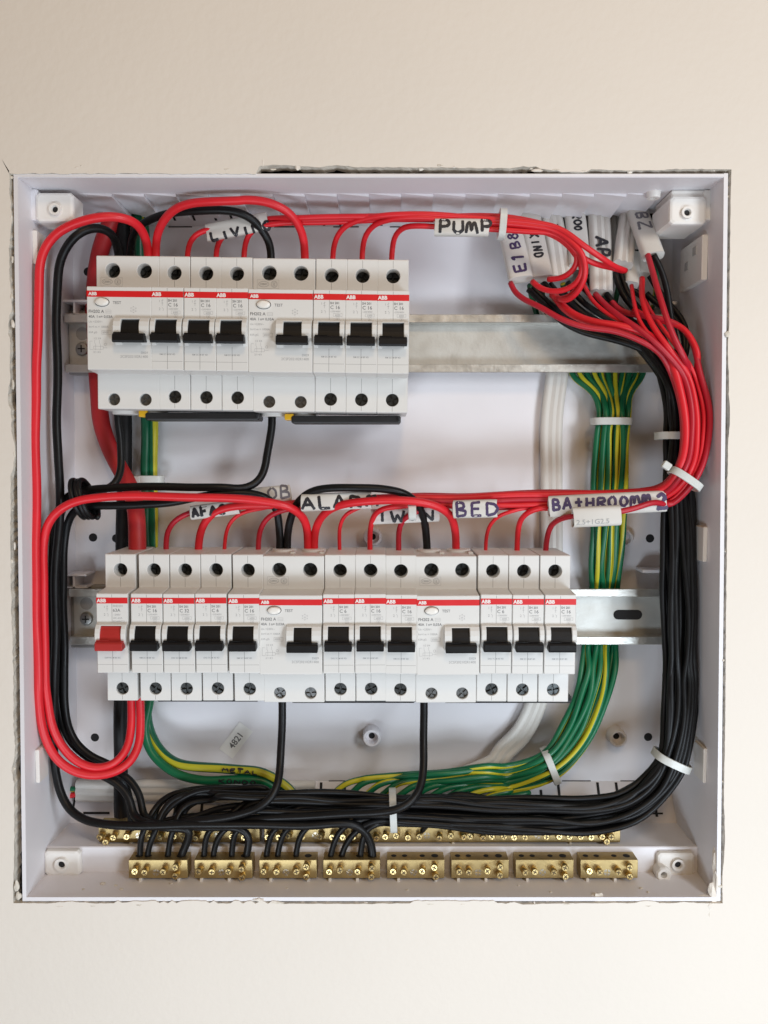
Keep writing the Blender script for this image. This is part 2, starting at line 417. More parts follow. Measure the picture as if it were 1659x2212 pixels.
def tie(c, x, y, d, length, width, ang, depth, label, head=None, name='cable_tie'):
    """nylon strap closed round a bundle: flat oval ring, length across the bundle, ang in degrees from horizontal"""
    p = Vector(P(c, x, y, d)); ca, sa = math.cos(math.radians(ang)), math.sin(math.radians(ang))
    al = Vector((ca, sa, 0)); wd = Vector((-sa, ca, 0)); n = Vector((0, 0, 1)); b = MB(); rings = []; N_ = 26
    for i in range(N_):
        an = 2 * math.pi * i / N_; cx, sy = math.cos(an), math.sin(an)
        e = lambda k: p + al * ((abs(cx) ** .72) * (1 if cx >= 0 else -1) * (length * .44 + k)) + n * ((abs(sy) ** .62) * (1 if sy >= 0 else -1) * (depth / 2 + k))
        rings.append([tuple(e(0) - wd * width / 2), tuple(e(.6) - wd * width / 2 * .9), tuple(e(.6) + wd * width / 2 * .9), tuple(e(0) + wd * width / 2)])
    rings.append(rings[0]); b.loft(rings, caps=False)
    o = thing(name, label, 'cable tie')
    link('strap', b.mesh('strap', True), 'tie_nylon', o)
    if head:
        hp = p + al * head[0] + n * head[1]; hb = MB(); hb.box(-2.4, 2.4, -2.1, 2.1, -1.6, 1.6, .5)
        hb.v = [tuple(hp + al * v[0] + wd * v[1] + n * v[2]) for v in hb.v]
        link('head', hb.mesh('head'), 'tie_nylon', o)
    return o

# ================================================================== SETTING: the plastered wall with its rough opening
XL, XR, YT, YB, RIM, BACKT, BACKB = -197.2, 183.2, 151.2, -242.6, 75.0, 147.6, -206.6
LEDGE = -228.2
def lean(y): return (y + 45) / 198.0 * 3.1          # the box is a touch wider at the foot than at the head
rw = random.Random(11)
def wob(n, amp, scale=14):
    v = [rw.uniform(-1, 1) for _ in range(n + 1)]
    lo = [rw.uniform(-1, 1) for _ in range(n // scale + 3)]
    out = [amp * (0.22 * v[i] + 0.6 * (lo[i // scale] * (1 - (i % scale) / scale) + lo[i // scale + 1] * (i % scale) / scale)) for i in range(n + 1)]
    for _ in range(7):                     # bites broken out of the edge
        c = rw.randrange(n); wd = rw.randint(2, 9); dp = rw.uniform(.5, 1.7) * amp * rw.choice((1, 1, -.8))
        for i in range(max(0, c - wd), min(n, c + wd)): out[i] += dp * (1 - abs(i - c) / wd) ** .6
    return [o_ * min(1, i / 7, (n - i) / 7) for i, o_ in enumerate(out)]
WF = 75.6                              # wall face
def edge(a, b, n, amp, nrm):
    w = wob(n, amp); pts = []
    for i in range(n):
        t = i / n; pts.append([a[0] + (b[0] - a[0]) * t + nrm[0] * w[i], a[1] + (b[1] - a[1]) * t + nrm[1] * w[i]])
    return pts
def W2(u, v): q = at(u, v, WF); return (q[0], q[1])
N1 = 170
tl, tr, br, bl = W2(19, 359), W2(1580, 366), W2(1561, 1951.5), W2(29, 1951)
e_top = edge(tl, tr, N1, .95, (0, 1)); e_right = edge(tr, br, N1, .5, (1, 0)); e_bot = edge(br, bl, N1, .8, (0, 1)); e_left = edge(bl, tl, N1, 1.35, (1, 0))
# filler smeared up to the rim: left part of the top edge, parts of the bottom edge
for p in e_top:
    if p[0] < -66: p[1] = YT + 1.8 + 0.35 * rw.uniform(-1, 1)
    if 82 < p[0] < 108: p[1] -= 1.6
for p in e_bot:
    if -160 < p[0] < -60 and rw.random() < .55 or 15 < p[0] < 62: p[1] = YB - 1.9 + .3 * rw.uniform(-1, 1)
loop = e_top + e_right + e_bot + e_left
def straight(a, b): return [(a[0] + (b[0] - a[0]) * i / N1, a[1] + (b[1] - a[1]) * i / N1) for i in range(N1)]
base = straight(tl, tr) + straight(tr, br) + straight(br, bl) + straight(bl, tl)
n = len(loop)
fb = MB(); fl = [(x, y, WF) for x, y in loop]
def outer(p):
    x, y = p; cx, cy = -7, -40; k = min(900 / max(1e-6, abs(x - cx)), 900 / max(1e-6, abs(y - cy)))
    return (cx + (x - cx) * k, cy + (y - cy) * k, WF)
def mid(p, k):
    cx, cy = -7, -40; return (cx + (p[0] - cx) * k, cy + (p[1] - cy) * k)
fb.loft([[outer(p) for p in base], [(*mid(p, 1.05), WF) for p in base], [(*mid(p, 1.02), WF) for p in base], fl], caps=False)
wall = link('wall', fb.mesh('wall'), 'wall_paint', kind='structure')
eb = MB(); back = []
for x, y, _ in fl: back.append((x + rw.uniform(-.5, .5), y + rw.uniform(-.5, .5), WF - 3))
back2 = [(x + rw.uniform(-.6, .6), y + rw.uniform(-.6, .6), WF - 9) for x, y, _ in fl]
eb.loft([fl, back, back2], caps=False)
link('plaster_edge', eb.mesh('plaster_edge'), 'raw_plaster', wall)
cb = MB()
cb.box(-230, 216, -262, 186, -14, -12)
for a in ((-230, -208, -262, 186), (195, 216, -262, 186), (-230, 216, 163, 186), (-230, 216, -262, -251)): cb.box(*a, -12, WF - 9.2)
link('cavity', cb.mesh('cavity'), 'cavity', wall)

def blob(b, c, r, seed, flat=(1, 1, 1)):
    rr = random.Random(seed); bm = bmesh.new(); bmesh.ops.create_icosphere(bm, subdivisions=2, radius=1)
    vs = []
    for v in bm.verts:
        k = rr.uniform(.7, 1.2); vs.append((c[0] + v.co.x * r * flat[0] * k, c[1] + v.co.y * r * flat[1] * k, c[2] + v.co.z * r * flat[2] * k))
    b.add(vs, [tuple(v.index for v in f.verts) for f in bm.faces]); bm.free()
crumb_px = [(165, 362, .9, 1.6, .7), (175, 358, .8, 1, .7), (490, 366, .9, 2.2, .6), (568, 352, 1.0, .5, 2.2), (590, 366, .8, 2, .6), (950, 358, 1.1, 1.6, .7), (1160, 368, 1.3, 2.4, .7),
            (1200, 367, 1.1, 2.8, .5), (1260, 369, .8, 2, .6), (24, 470, .9, .7, 2), (27, 560, .8, .7, 2.2), (25, 640, 1.0, .8, 2), (28, 700, 1.1, .8, 2.2), (28, 830, 1.0, .7, 2.6),
            (31, 980, .9, .7, 2), (32, 1180, .9, .6, 2.4), (36, 1915, 1.5, 1, 2.2), (40, 1935, 1.6, 1.1, 1.4), (130, 1958, 1.0, 2.6, .6), (200, 1957, .9, 2.4, .6), (300, 1955, 1, 2.2, .6), (560, 1944, 1.3, 2.6, .7),
            (600, 1950, 1.2, 3, .6), (930, 1953, 1, 2.4, .5), (1000, 1953, .9, 2.0, .6), (1225, 1953, 1, 2.6, .5), (1400, 1957, .9, 2.4, .5), (1535, 1958, 1.4, 1.2, 1.4), (1532, 1975, .9, .4, 2)]
for k in range(46):
    sd = k % 4; t = rw.random(); a_, b_ = ((tl, tr), (bl, tl), (br, bl), (tr, br))[sd]
    b = MB(); blob(b, (a_[0] + (b_[0] - a_[0]) * t + rw.uniform(-1.2, 1.2), a_[1] + (b_[1] - a_[1]) * t + rw.uniform(-1.2, 1.2), WF - rw.uniform(.2, 3)), rw.uniform(.4, 1.0), 200 + k, (rw.uniform(.7, 2.0), rw.uniform(.7, 2.0), .7))
    link('plaster_crumb', b.mesh('plaster_crumb'), 'raw_plaster' if k % 2 else 'wall_paint', wall)
for k, (u, v, r, fx, fy) in enumerate(crumb_px):
    b = MB(); q = at(u, v, WF - .2); blob(b, q, r, k, (fx, fy, .45))
    link('plaster_crumb', b.mesh('plaster_crumb'), 'raw_plaster' if k % 3 else 'wall_paint', wall)

# ================================================================== the recessed distribution box
box = thing('distribution_box', 'white plastic recessed distribution box open in the plaster wall', 'electrical box')
T = 2.2
b = MB(); b.box(XL - 3.5, XR + 3.5, BACKB, BACKT, -2.1, 0)
link('back_panel', b.mesh('back_panel'), 'box_plastic', box)
OPEN_L, OPEN_R = at(1086, 470, 10)[0], at(1442, 470, 10)[0]       # where the knock-outs above are broken out
PIPE_L, PIPE_R = at(214, 460, 10)[0], at(300, 460, 10)[0]
b = MB()
for x0, x1 in ((XL - .5, PIPE_L), (PIPE_R, OPEN_L), (OPEN_R, XR + .5)):
    b.prism_x([(0, BACKT), (14, YT), (14, YT + T), (-2, BACKT + T)], x0, x1)
link('upper_chamfer', b.mesh('upper_chamfer'), 'box_plastic', box)
b = MB(); b.prism_x([(14, YT), (RIM - .5, YT), (RIM, YT + .4), (RIM, YT + T - .4), (RIM - .5, YT + T), (14, YT + T)], XL - T + 3.1, XR + T - 3.1)
link('top_wall', b.mesh('top_wall'), 'box_plastic', box)
b = MB(); b.prism_x([(0, BACKB), (14, LEDGE), (43.5, LEDGE), (44, LEDGE + 1.0), (47, LEDGE + 1.0), (47.4, LEDGE + .5), (47.4, YB), (RIM, YB), (RIM, YB - T), (40, YB - T), (40, LEDGE - T), (12, LEDGE - T), (-2, BACKB - T)], XL - T - 3, XR + T + 3)
link('bottom_step', b.mesh('bottom_step'), 'box_plastic', box)
for x0, x1, s in ((XL - T, XL, 1), (XR, XR + T, -1)):
    b = MB(); ys = (YB - T + .01, YT + T - .01)
    b.loft([[(xx + s * lean(y), y, d) for y, d in ((ys[0], -2), (ys[1], -2), (ys[1], RIM - .02), (ys[0], RIM - .02))] for xx in (x0, x1)])
    link('side_wall', b.mesh('side_wall'), 'box_plastic', box)
# knock-out panels along the top wall, each a thin wedge with its own edge
step = 18.1
b = MB(); b.prism_x([(15, -.15), (50, -.15), (50, .4), (15, .4)], 0, 1)
x = -171.0; k = 0
while x < 150:
    b = MB(); tor = (OPEN_L - 6 < x < OPEN_R)
    d0 = 14.6 if not tor else 13.2
    b.loft([[(x, YT + .3, d0), (x, YT - 0.25, d0), (x, YT - 0.12, 50), (x, YT + .3, 50)],
            [(x + step - .35, YT + .3, d0 + (rw.uniform(-.7, .7) if tor else 0)), (x + step - .35, YT - 3.3 - rw.uniform(0, .8), d0), (x + step - .35, YT - 1.5, 49), (x + step - .35, YT + .3, 49)]])
    link('knockout_panel', b.mesh('knockout_panel'), 'box_plastic', box); x += step; k += 1
# slots cut between the knock-outs
def slot(pts_px, d, wmm, name='slot'):
    b = MB()
    a, c = [Vector(at(u, v, d)) for u, v in pts_px]
    dr = (c - a).normalized(); nn = Vector((-dr.y, dr.x, 0)) * wmm / 2; z = Vector((0, 0, .12))
    b.add([tuple(a + nn + z), tuple(a - nn + z), tuple(c - nn + z), tuple(c + nn + z)], [(0, 1, 2, 3)])
    return b
def slot_part(b): link('knockout_slot', b.mesh('knockout_slot'), 'hole_dark', box)
for u0, u1 in ((364, 415), (592, 655), (720, 775), (842, 880), (1035, 1070)): slot_part(slot([(u0, 489.5), (u1, 489.5)], 0, 1.1))
def cham(u, dtop, dbot, w=1.5, top=True):
    b = MB(); q0 = None
    for dd in ((dtop, dbot),):
        if top:
            f = lambda d: BACKT + (YT - BACKT) * d / 14; nn = (0, -.14, .14)
        else:
            f = lambda d: BACKB + (LEDGE - BACKB) * d / 14; nn = (0, .14, .14)
        x = at(u, 465 if top else 1712, dd[0])[0]
        b.add([(x - w / 2, f(dd[0]) + nn[1], dd[0] + nn[2]), (x + w / 2, f(dd[0]) + nn[1], dd[0] + nn[2]), (x + w / 2, f(dd[1]) + nn[1], dd[1] + nn[2]), (x - w / 2, f(dd[1]) + nn[1], dd[1] + nn[2])], [(0, 1, 2, 3)])
    slot_part(b)
for u in (330, 372, 415, 462, 497, 540, 577, 620, 660, 702, 782, 824, 906, 948, 1028, 1063): cham(u, 13.6, 6.5)
for u in (505, 700, 735, 824, 906, 948): cham(u, .8, 3.2)
for u0, u1 in ((618, 652), (710, 776), (1214, 1276), (1340, 1384), (450, 486), (1448, 1466)): slot_part(slot([(u0, 1688), (u1, 1688)], 0, 1.4))
slot_part(slot([(1405, 1757), (1432, 1757)], 14, 1.2)); slot_part(slot([(180, 1756), (237, 1756)], 14, 1.6))
for u, a, c in ((655, .5, 4.5), (694, .5, 4.5), (745, 0, 3), (1168, 3, 9.5), (1205, .5, 9.5), (1290, .5, 9.5), (1330, .5, 9.5), (1412, 5, 12), (165, 3, 9), (380, 7, 11), (520, 7, 11), (437, 7, 11)): cham(u, a, c, 1.7, False)
# small round holes and hollow standoffs on the back panel
def hole(u, v, r=2.3, d=0):
    q = at(u, v, d); b = MB(); b.lathe_d(q[0], q[1], [(r * 1.18, d + .05), (r * 1.05, d + .22), (r, d + .1), (r, d + .06)], 16)
    o = link('drilled_hole', b.mesh('drilled_hole'), 'hole_dark', box)
for u, v in ((201, 1161), (205, 1593), (1404, 1163), (1400, 1592), (190, 587), (251, 1163)): hole(u, v)
def standoff(u, v, d0=0, h=9, r=5.6, ri=3.9, depth=5, small=2.0):
    q = at(u, v, d0 + h); b = MB()
    b.lathe_d(q[0], q[1], [(r * 1.08, d0), (r, d0 + h - .5), (r - .4, d0 + h), (ri + .3, d0 + h), (ri, d0 + h - .4), (ri * .92, d0 + h - depth), (small, d0 + h - depth)], 28, caps=False)
    o = link('standoff', b.mesh('standoff', True), 'box_plastic', box)
    h2 = MB(); h2.lathe_d(q[0], q[1], [(small, d0 + h - depth - .02), (small * .95, d0 + h - depth - 3)], 16)
    link('bore', h2.mesh('bore'), 'hole_dark', o)
standoff(805, 1161, h=8); standoff(803, 1595, h=9); standoff(1336, 1596, h=8); standoff(1350, 1163, h=4)
def boss(u0, u1, v0, v1, d0, d1, cu, cv, r=3.4, extend=None):
    a = at(u0, v0, d1); c = at(u1, v1, d1); b = MB()
    x0, x1, y0, y1 = a[0], c[0], c[1], a[1]
    if extend == 'L': x0 = XL + .05
    if extend == 'R': x1 = XR - .05
    b.box(x0, x1, y0, y1, d0, d1, 1.6)
    o = link('screw_boss', b.mesh('screw_boss'), 'boss_plastic', box)
    q = at(cu, cv, d1 + 2); rb = MB()
    rb.lathe_d(q[0], q[1], [(r, d1), (r * .93, d1 + 1.8), (r * .6, d1 + 1.8), (r * .5, d1 + 1.2), (r * .45, d1 + .1)], 24, caps=False)
    link('collar', rb.mesh('collar', True), 'boss_plastic', o)
    hb = MB(); hb.lathe_d(q[0], q[1], [(r * .46, d1 + .3), (r * .44, d1 + .05)], 16); link('screw_hole', hb.mesh('screw_hole'), 'hole_dark', o)
boss(75, 159, 415, 479, 44, 60, 117, 451)
boss(1447, 1526, 423, 485, 30, 60, 1486, 458)
b = MB(); b.box(at(1526, 423, 60)[0] - .8, XR - .1, at(1526, 485, 60)[1] + 3, YT - .2, 30, 57.6, 1.2); link('boss_web', b.mesh('boss_web'), 'boss_plastic', box)
b = MB(); b.box(at(1447, 423, 60)[0] + 2, XR - .2, at(1447, 425, 60)[1] - 1, YT - .1, 30, 56.5, 1.0); link('boss_web', b.mesh('boss_web'), 'boss_plastic', box)
b = MB(); b.box(XL + .1, at(75, 415, 60)[0] + 1, at(75, 479, 60)[1] + 1.2, YT - .1, 44, 58.5, 1.0); link('boss_web', b.mesh('boss_web'), 'box_plastic', box)
boss(94, 174, 1838, 1893, 46.5, 51.5, 131, 1870, 4.2)
boss(1420, 1500, 1842, 1896, 46.5, 50.5, 1466, 1870, 3.9)
# little catches on the side walls
def clip(x0, x1, u, v0, v1, d0, d1, name='catch'):
    y0, y1 = at(u, v1, d1)[1], at(u, v0, d1)[1]; sh = lean((y0 + y1) / 2) * (1 if x0 < 0 else -1); x0 += sh - (.05 if sh > 0 and x0 < 0 else 0); x1 += sh
    b = MB(); b.box(x0, x1, y0, y1, d0, d1, .5); return link(name, b.mesh(name), 'boss_plastic', box)
clip(XL + .02, XL + 2.6, 75, 497, 570, 46, 58); clip(XL + .02, XL + 2.4, 84, 1620, 1692, 50, 62)
clip(XR - 2.4, XR - .02, 1515, 1138, 1214, 46, 58); clip(XR - 2, XR - .02, 1510, 1617, 1692, 46, 60)
o = clip(XR - 3.4, XR - .02, 1490, 506, 605, 22, 55)
for (u, v) in ((1481, 567), (1510, 545)):
    q = at(u, v, 42); sh = -lean(q[1]); h = MB(); h.box(XR - 3.7 + sh, XR - 3.3 + sh, q[1] - 2.3, q[1] + 2.3, (30 if u < 1500 else 42), (35 if u < 1500 else 47)); link('square_hole', h.mesh('square_hole'), 'recess_grey', o)
q = at(1417, 420, 56); b = MB(); b.lathe_y(q[0], 52, [(4.0, YT + .2), (3.6, YT - 3.5), (1.9, YT - 3.5), (1.7, YT - 1.5)], 20); link('screw_post', b.mesh('screw_post', True), 'boss_plastic', box)
# rail brackets behind the left rail ends
for v0, v1, vt in ((674, 800, 650), (1274, 1396, 1238)):
    y0, y1 = at(150, v1, 12)[1], at(150, v0, 12)[1]; yt = at(150, vt, 12)[1]
    b = MB(); b.box(at(131, v0, 10)[0], at(131, v0, 10)[0] + 30, y0 - 2, y1 + 2, 0, 8.4, 1.2); br_ = link('rail_bracket', b.mesh('rail_bracket'), 'bracket_grey', box)
    b = MB(); x0 = at(134, v0, 12)[0]; b.box(x0, x0 + 17, yt - 1.4, yt, 0, 16, .3); b.box(x0, x0 + 1.3, yt - 9, yt - 1.4, 0, 16); b.box(x0 + 8, x0 + 9.3, yt - 9, yt - 1.4, 0, 15); b.box(x0 + 1.3, x0 + 17, yt - 9, yt - 8.2, 0, 15)
    link('bracket_hook', b.mesh('bracket_hook'), 'box_plastic', box)
for v0 in (655, 1228):
    x1 = XR - 22; b = MB(); y = at(1450, v0, 8)[1]; b.box(x1, XR - 4, y - 2, y, 0, 14, .3); link('bracket_hook', b.mesh('bracket_hook'), 'box_plastic', box)
# plaster and torn paper left inside the box
for k, (u, v, d, r, fx, fy) in enumerate(((1545, 1860, 72, 2.6, .6, 3.2), (1548, 1900, 73, 2.8, .7, 3.4), (1540, 1930, 73, 2.6, 1.2, 2.4), (1290, 1938, 73, 1.8, 2.2, 1.6), (1375, 1940, 73, 1.4, 3.6, 1), (1520, 1938, 73, 1.4, 3.2, 1), (560, 1940, 74, 1.6, 2.4, .8))):
    b = MB(); blob(b, at(u, v, d), r, 40 + k, (fx, fy, .8)); link('plaster_lump', b.mesh('plaster_lump'), 'raw_plaster' if k > 2 else 'wall_paint', None, 'lump of white filler on the box rim, ' + ('lower right corner, upper piece', 'lower right corner, middle piece', 'lower right corner, lowest piece', 'below the eighth brass block', 'below the right end of the blocks', 'left of the bottom right corner', 'bottom edge left of centre')[k], 'filler', 'filler lumps on the rim')
q = at(1443, 1903, 62); b = MB(); b.lathe_d(q[0], q[1], [(4.2, 47.3), (4.6, 55), (3.8, 56), (2.0, 55.5), (1.8, 50)], 9); link('chipped_post', b.mesh('chipped_post'), 'boss_plastic', box)

# ================================================================== steel mounting rails
def rail(v0, v1, x0, x1, label, slots):
    yc = (at(800, v0, 17)[1] + at(800, v1, 17)[1]) / 2
    r = thing('mounting_rail', label, 'rail', (0, yc, 0), group='steel mounting rails')
    H = 17.5
    b = MB(); t = 1.0
    b.prism_x([(17, 12.8), (17, H - .3), (16.7, H), (16.0, H), (16.0, 13.5), (9.5, 13.5), (9.5, 12.5), (16.6, 12.5)], x0, x1); link('upper_lip', b.mesh('upper_lip'), 'zinc_lip', r)
    b = MB(); b.prism_x([(17, -12.8), (17, -H + .3), (16.7, -H), (16.0, -H), (16.0, -13.5), (9.5, -13.5), (9.5, -12.5), (16.6, -12.5)], x0, x1); link('lower_lip', b.mesh('lower_lip'), 'zinc_lip', r)
    b = MB(); b.box(x0, x1, -12.6, 12.6, 8.6, 9.7); link('web', b.mesh('web'), 'zinc', r)
    for xs in slots:
        s = MB(); pts = [(xs + sx * 6 + 3.1 * math.cos(a), 3.1 * math.sin(a)) for sx, rng in ((1, range(-4, 5)), (-1, range(4, 13))) for a in [k * math.pi / 8 for k in rng]]
        s.loft([[(p[0], p[1], 9.65) for p in pts], [(p[0], p[1], 9.85) for p in pts]]); link('slot', s.mesh('slot'), 'hole_dark', r)
    for xs in (x0 + 8,):
        s = MB(); s.lathe_d(xs, -2.5, [(4.2, 9.7), (4.2, 10.4), (3.6, 11.6), (1.5, 12.0)], 18); so = link('rail_screw', s.mesh('rail_screw', True), 'steel_screw', r)
        c = MB(); c.box(xs - 2.2, xs + 2.2, -2.9, -2.1, 11.4, 12.1); c.box(xs - .4, xs + .4, -4.7, -.3, 11.4, 12.13); link('screw_cross', c.mesh('screw_cross'), 'hole_dark', so)
        s = MB(); s.lathe_d(xs, 7.0, [(4.0, 9.72), (3.9, 9.9)], 18); link('rail_hole', s.mesh('rail_hole'), 'bracket_grey', r)
    return yc
RY1 = rail(680.5, 802.5, at(140, 740, 17)[0], at(1478, 740, 17)[0], 'galvanised mounting rail holding the upper row of breakers', (-165 + 500,)[:0])
RY2 = rail(1272, 1393, at(150, 1330, 17)[0], at(1470, 1330, 17)[0], 'galvanised mounting rail with a slotted hole, lower row', (at(1356, 1329, 9.7)[0],))

# ================================================================== breakers
M_W, NOSE, TERM, BACK, HT, HN = 17.5, 71.0, 56.0, 17.0, 42.5, 22.3
PROF = [(BACK, HT), (TERM, HT), (TERM, HN + 1.1), (NOSE, HN), (NOSE, -HN), (TERM, -HN - .8), (TERM, -HT), (BACK, -HT)]
def rounded(prof, rad):
    out = []; n = len(prof); marks = {}
    for i in range(n):
        p0, p1, p2 = Vector(prof[i - 1]), Vector(prof[i]), Vector(prof[(i + 1) % n])
        r = rad[i]
        if r <= 0: marks[i] = (len(out), len(out)); out.append(tuple(p1)); continue
        a = p1 + (p0 - p1).normalized() * r; c = p1 + (p2 - p1).normalized() * r
        s = len(out)
        for k in range(4):
            t = k / 3; out.append(tuple(a * (1 - t) ** 2 + p1 * 2 * t * (1 - t) + c * t * t))
        marks[i] = (s, len(out) - 1)
    return out, marks
def inset(poly, k):
    n = len(poly); out = []
    for i in range(n):
        p0, p1, p2 = Vector(poly[i - 1]), Vector(poly[i]), Vector(poly[(i + 1) % n])
        d1, d2 = (p1 - p0).normalized(), (p2 - p1).normalized()
        n1, n2 = Vector((d1.y, -d1.x)), Vector((d2.y, -d2.x))
        m = (n1 + n2); m = m.normalized() if m.length > 1e-6 else n1
        out.append(tuple(p1 + m * k))
    return out
def hole_plate(b, x0, x1, y0, y1, d, cx, cy, r, depth):
    angs = sorted(set([round(2 * math.pi * i / 24, 5) for i in range(24)] + [round(math.atan2(yy - cy, xx - cx) % (2 * math.pi), 5) for xx in (x0, x1) for yy in (y0, y1)]))
    ins, outs, ins2, deep = [], [], [], []
    for a in angs:
        c, s = math.cos(a), math.sin(a)
        k = min((x1 - cx) / c if c > 1e-6 else (x0 - cx) / c if c < -1e-6 else 1e9, (y1 - cy) / s if s > 1e-6 else (y0 - cy) / s if s < -1e-6 else 1e9)
        outs.append((cx + c * k, cy + s * k, d)); ins.append((cx + c * (r + .25), cy + s * (r + .25), d)); ins2.append((cx + c * r, cy + s * r, d - .25)); deep.append((cx + c * r * .98, cy + s * r * .98, d - depth))
    b.loft([outs, ins, ins2, deep], caps=False)
def body_mesh(name, W, holes_top, holes_bot):
    b = MB(); poly, mk = rounded(PROF, [0, .9, .25, .7, .7, .25, .9, 0])
    # outline runs anticlockwise in (d, y) seen from +x? choose the inset sign by area
    area = sum(poly[i][0] * poly[(i + 1) % len(poly)][1] - poly[(i + 1) % len(poly)][0] * poly[i][1] for i in range(len(poly)))
    q = inset(poly, 0.4 if area < 0 else -0.4)
    xs = [(0.08, q), (.42, poly), (W - .42, poly), (W - .08, q)]
    n = len(poly); skip = {mk[1][1], mk[5][1]}
    rings = [[(x, y, d) for d, y in pr] for x, pr in xs]
    vs = [p for r in rings for p in r]; fs = []
    for k in range(3):
        for i in range(n):
            if k == 1 and i in skip: continue
            j = (i + 1) % n; fs.append((k * n + i, k * n + j, (k + 1) * n + j, (k + 1) * n + i))
    fs += [tuple(range(n - 1, -1, -1)), tuple(3 * n + i for i in range(n))]
    b.add(vs, fs)
    for side, hs in ((1, holes_top), (5, holes_bot)):
        i = mk[side][1]; ya, yb = poly[i][1], poly[(i + 1) % n][1]; y0, y1 = min(ya, yb), max(ya, yb)
        x0 = .42; m_ = len(hs)
        for h, (cx, cy, r, dep) in enumerate(hs):
            x1 = W - .42 if h == m_ - 1 else W / m_ * (h + 1)
            hole_plate(b, x0, x1, y0, y1, TERM, cx, cy, r, dep); x0 = x1
    return b.mesh(name)
def screw_mesh(name, r, h=1.2, quads=True):
    b = MB(); b.lathe_d(0, 0, [(r, -.8), (r, 0)], 20)
    sl = r * .13
    for qx, qy in ((1, 1), (-1, 1), (-1, -1), (1, -1)):
        pts = []
        for k in range(7):
            a = math.pi / 2 * k / 6; x, y = max(sl, r * .97 * math.cos(a)), max(sl, r * .97 * math.sin(a)); pts.append((x * qx, y * qy))
        pts.append((sl * qx, sl * qy))
        b.loft([[(x, y, 0) for x, y in pts], [(x, y, h * .8) for x, y in pts], [(x * .88 + .06 * qx * r, y * .88 + .06 * qy * r, h) for x, y in pts]])
    return b.mesh(name)
# --- shared part meshes
TOGGLE_C = -3.0
def arc_prof(pts): return pts
def hood_mesh(name, W, x0, x1, wx0, wx1):
    """raised white surround of the toggle: two cheeks and the bridge above the window"""
    b = MB()
    cheek = [(NOSE - .3, 6.0), (NOSE + .5, 5.9), (NOSE + 2.2, 5.2), (NOSE + 3.6, 3.2), (NOSE + 4.3, .6), (NOSE + 4.3, -2.0), (NOSE + 3.6, -4.2), (NOSE + 2.2, -5.8), (NOSE + .6, -8.0), (NOSE - .3, -9.4)]
    def chk(xa, xb):
        prof = cheek; inn = [(max(NOSE - .3, d - .35), y * .95) for d, y in prof]
        b.loft([[(xa, y, d) for d, y in inn], [(xa + .3, y, d) for d, y in prof], [(xb - .3, y, d) for d, y in prof], [(xb, y, d) for d, y in inn]])
    chk(x0, wx0); chk(wx1, x1)
    b.loft([[(wx0 - .2, y, d) for d, y in ((NOSE - .3, 6.0), (NOSE + .5, 5.9), (NOSE + 2.2, 5.2), (NOSE + 2.4, 4.7), (NOSE - .3, 4.5))], [(wx1 + .2, y, d) for d, y in ((NOSE - .3, 6.0), (NOSE + .5, 5.9), (NOSE + 2.2, 5.2), (NOSE + 2.4, 4.7), (NOSE - .3, 4.5))]])
    return b.mesh(name)
def toggle_mesh(name, cx, ww, wb, bar0=-3.4, bar1=-8.4):
    b = MB()
    up = [(NOSE - .2, 4.4), (NOSE + 1.2, 4.2), (NOSE + 2.4, 2.2), (NOSE + 3.4, -.4), (NOSE + 4.2, bar0 + .1), (NOSE + 3, bar0 - 1), (NOSE - .2, bar0 - 1)]
    b.prism_x(up, cx - ww / 2, cx + ww / 2)
    bar = [(NOSE + .4, bar0 + .2), (NOSE + 5.2, bar0 + .15), (NOSE + 6.6, bar0 - .3), (NOSE + 7.2, bar0 - 1.1), (NOSE + 7.4, bar1 + 1.0), (NOSE + 7.0, bar1 + .1), (NOSE + 5.8, bar1), (NOSE + .4, bar1 + .9)]
    inn = [(NOSE + .4 + (d - NOSE - .4) * .95, (bar0 + bar1) / 2 + (y - (bar0 + bar1) / 2) * .92) for d, y in bar]
    b.loft([[(cx - wb / 2, y, d) for d, y in inn], [(cx - wb / 2 + .35, y, d) for d, y in bar], [(cx + wb / 2 - .35, y, d) for d, y in bar], [(cx + wb / 2, y, d) for d, y in inn]])
    b.box(cx - wb / 2 + .2, cx - .3, bar0 + .1, bar0 + .6, NOSE + 4, NOSE + 5.6, .1)
    return b.mesh(name)
def strip_mesh(name, W):
    b = MB(); b.box(.12, W - .12, HN - 5.6, HN - 2.3, NOSE - .2, NOSE + .07); return b.mesh(name)
def seam_mesh(name, W):
    b = MB(); w = .11
    for y0, y1, d in ((HN - 2.2, HN - .6, NOSE), (6.2, HN - 5.7, NOSE), (-HN + .6, -9.2, NOSE), (HN + 1.4, 33.3 - 4.2, TERM), (33.3 + 4.2, HT - .8, TERM), (-35.3 + 3.9, -HN - 1.2, TERM), (-HT + .8, -35.3 - 3.9, TERM)):
        b.box(W / 2 - w, W / 2 + w, y0, y1, d - .1, d + .035)
    b.box(.5, W - .5, -HN + 4.75, -HN + 4.9, NOSE - .1, NOSE + .03)
    return b.mesh(name)
MC = dict(
    body=body_mesh('body', M_W, [(8.75, 33.3, 3.9, 9)], [(8.75, -35.3, 3.6, 5)]),
    hood=hood_mesh('toggle_surround', M_W, .25, M_W - .25, 3.0, M_W - 3.0), tog=toggle_mesh('toggle', M_W / 2, 11.5, 15.0),
    togr=toggle_mesh('toggle', M_W / 2, 11.5, 15.0), strip=strip_mesh('header_strip', M_W), seam=seam_mesh('seam', M_W))
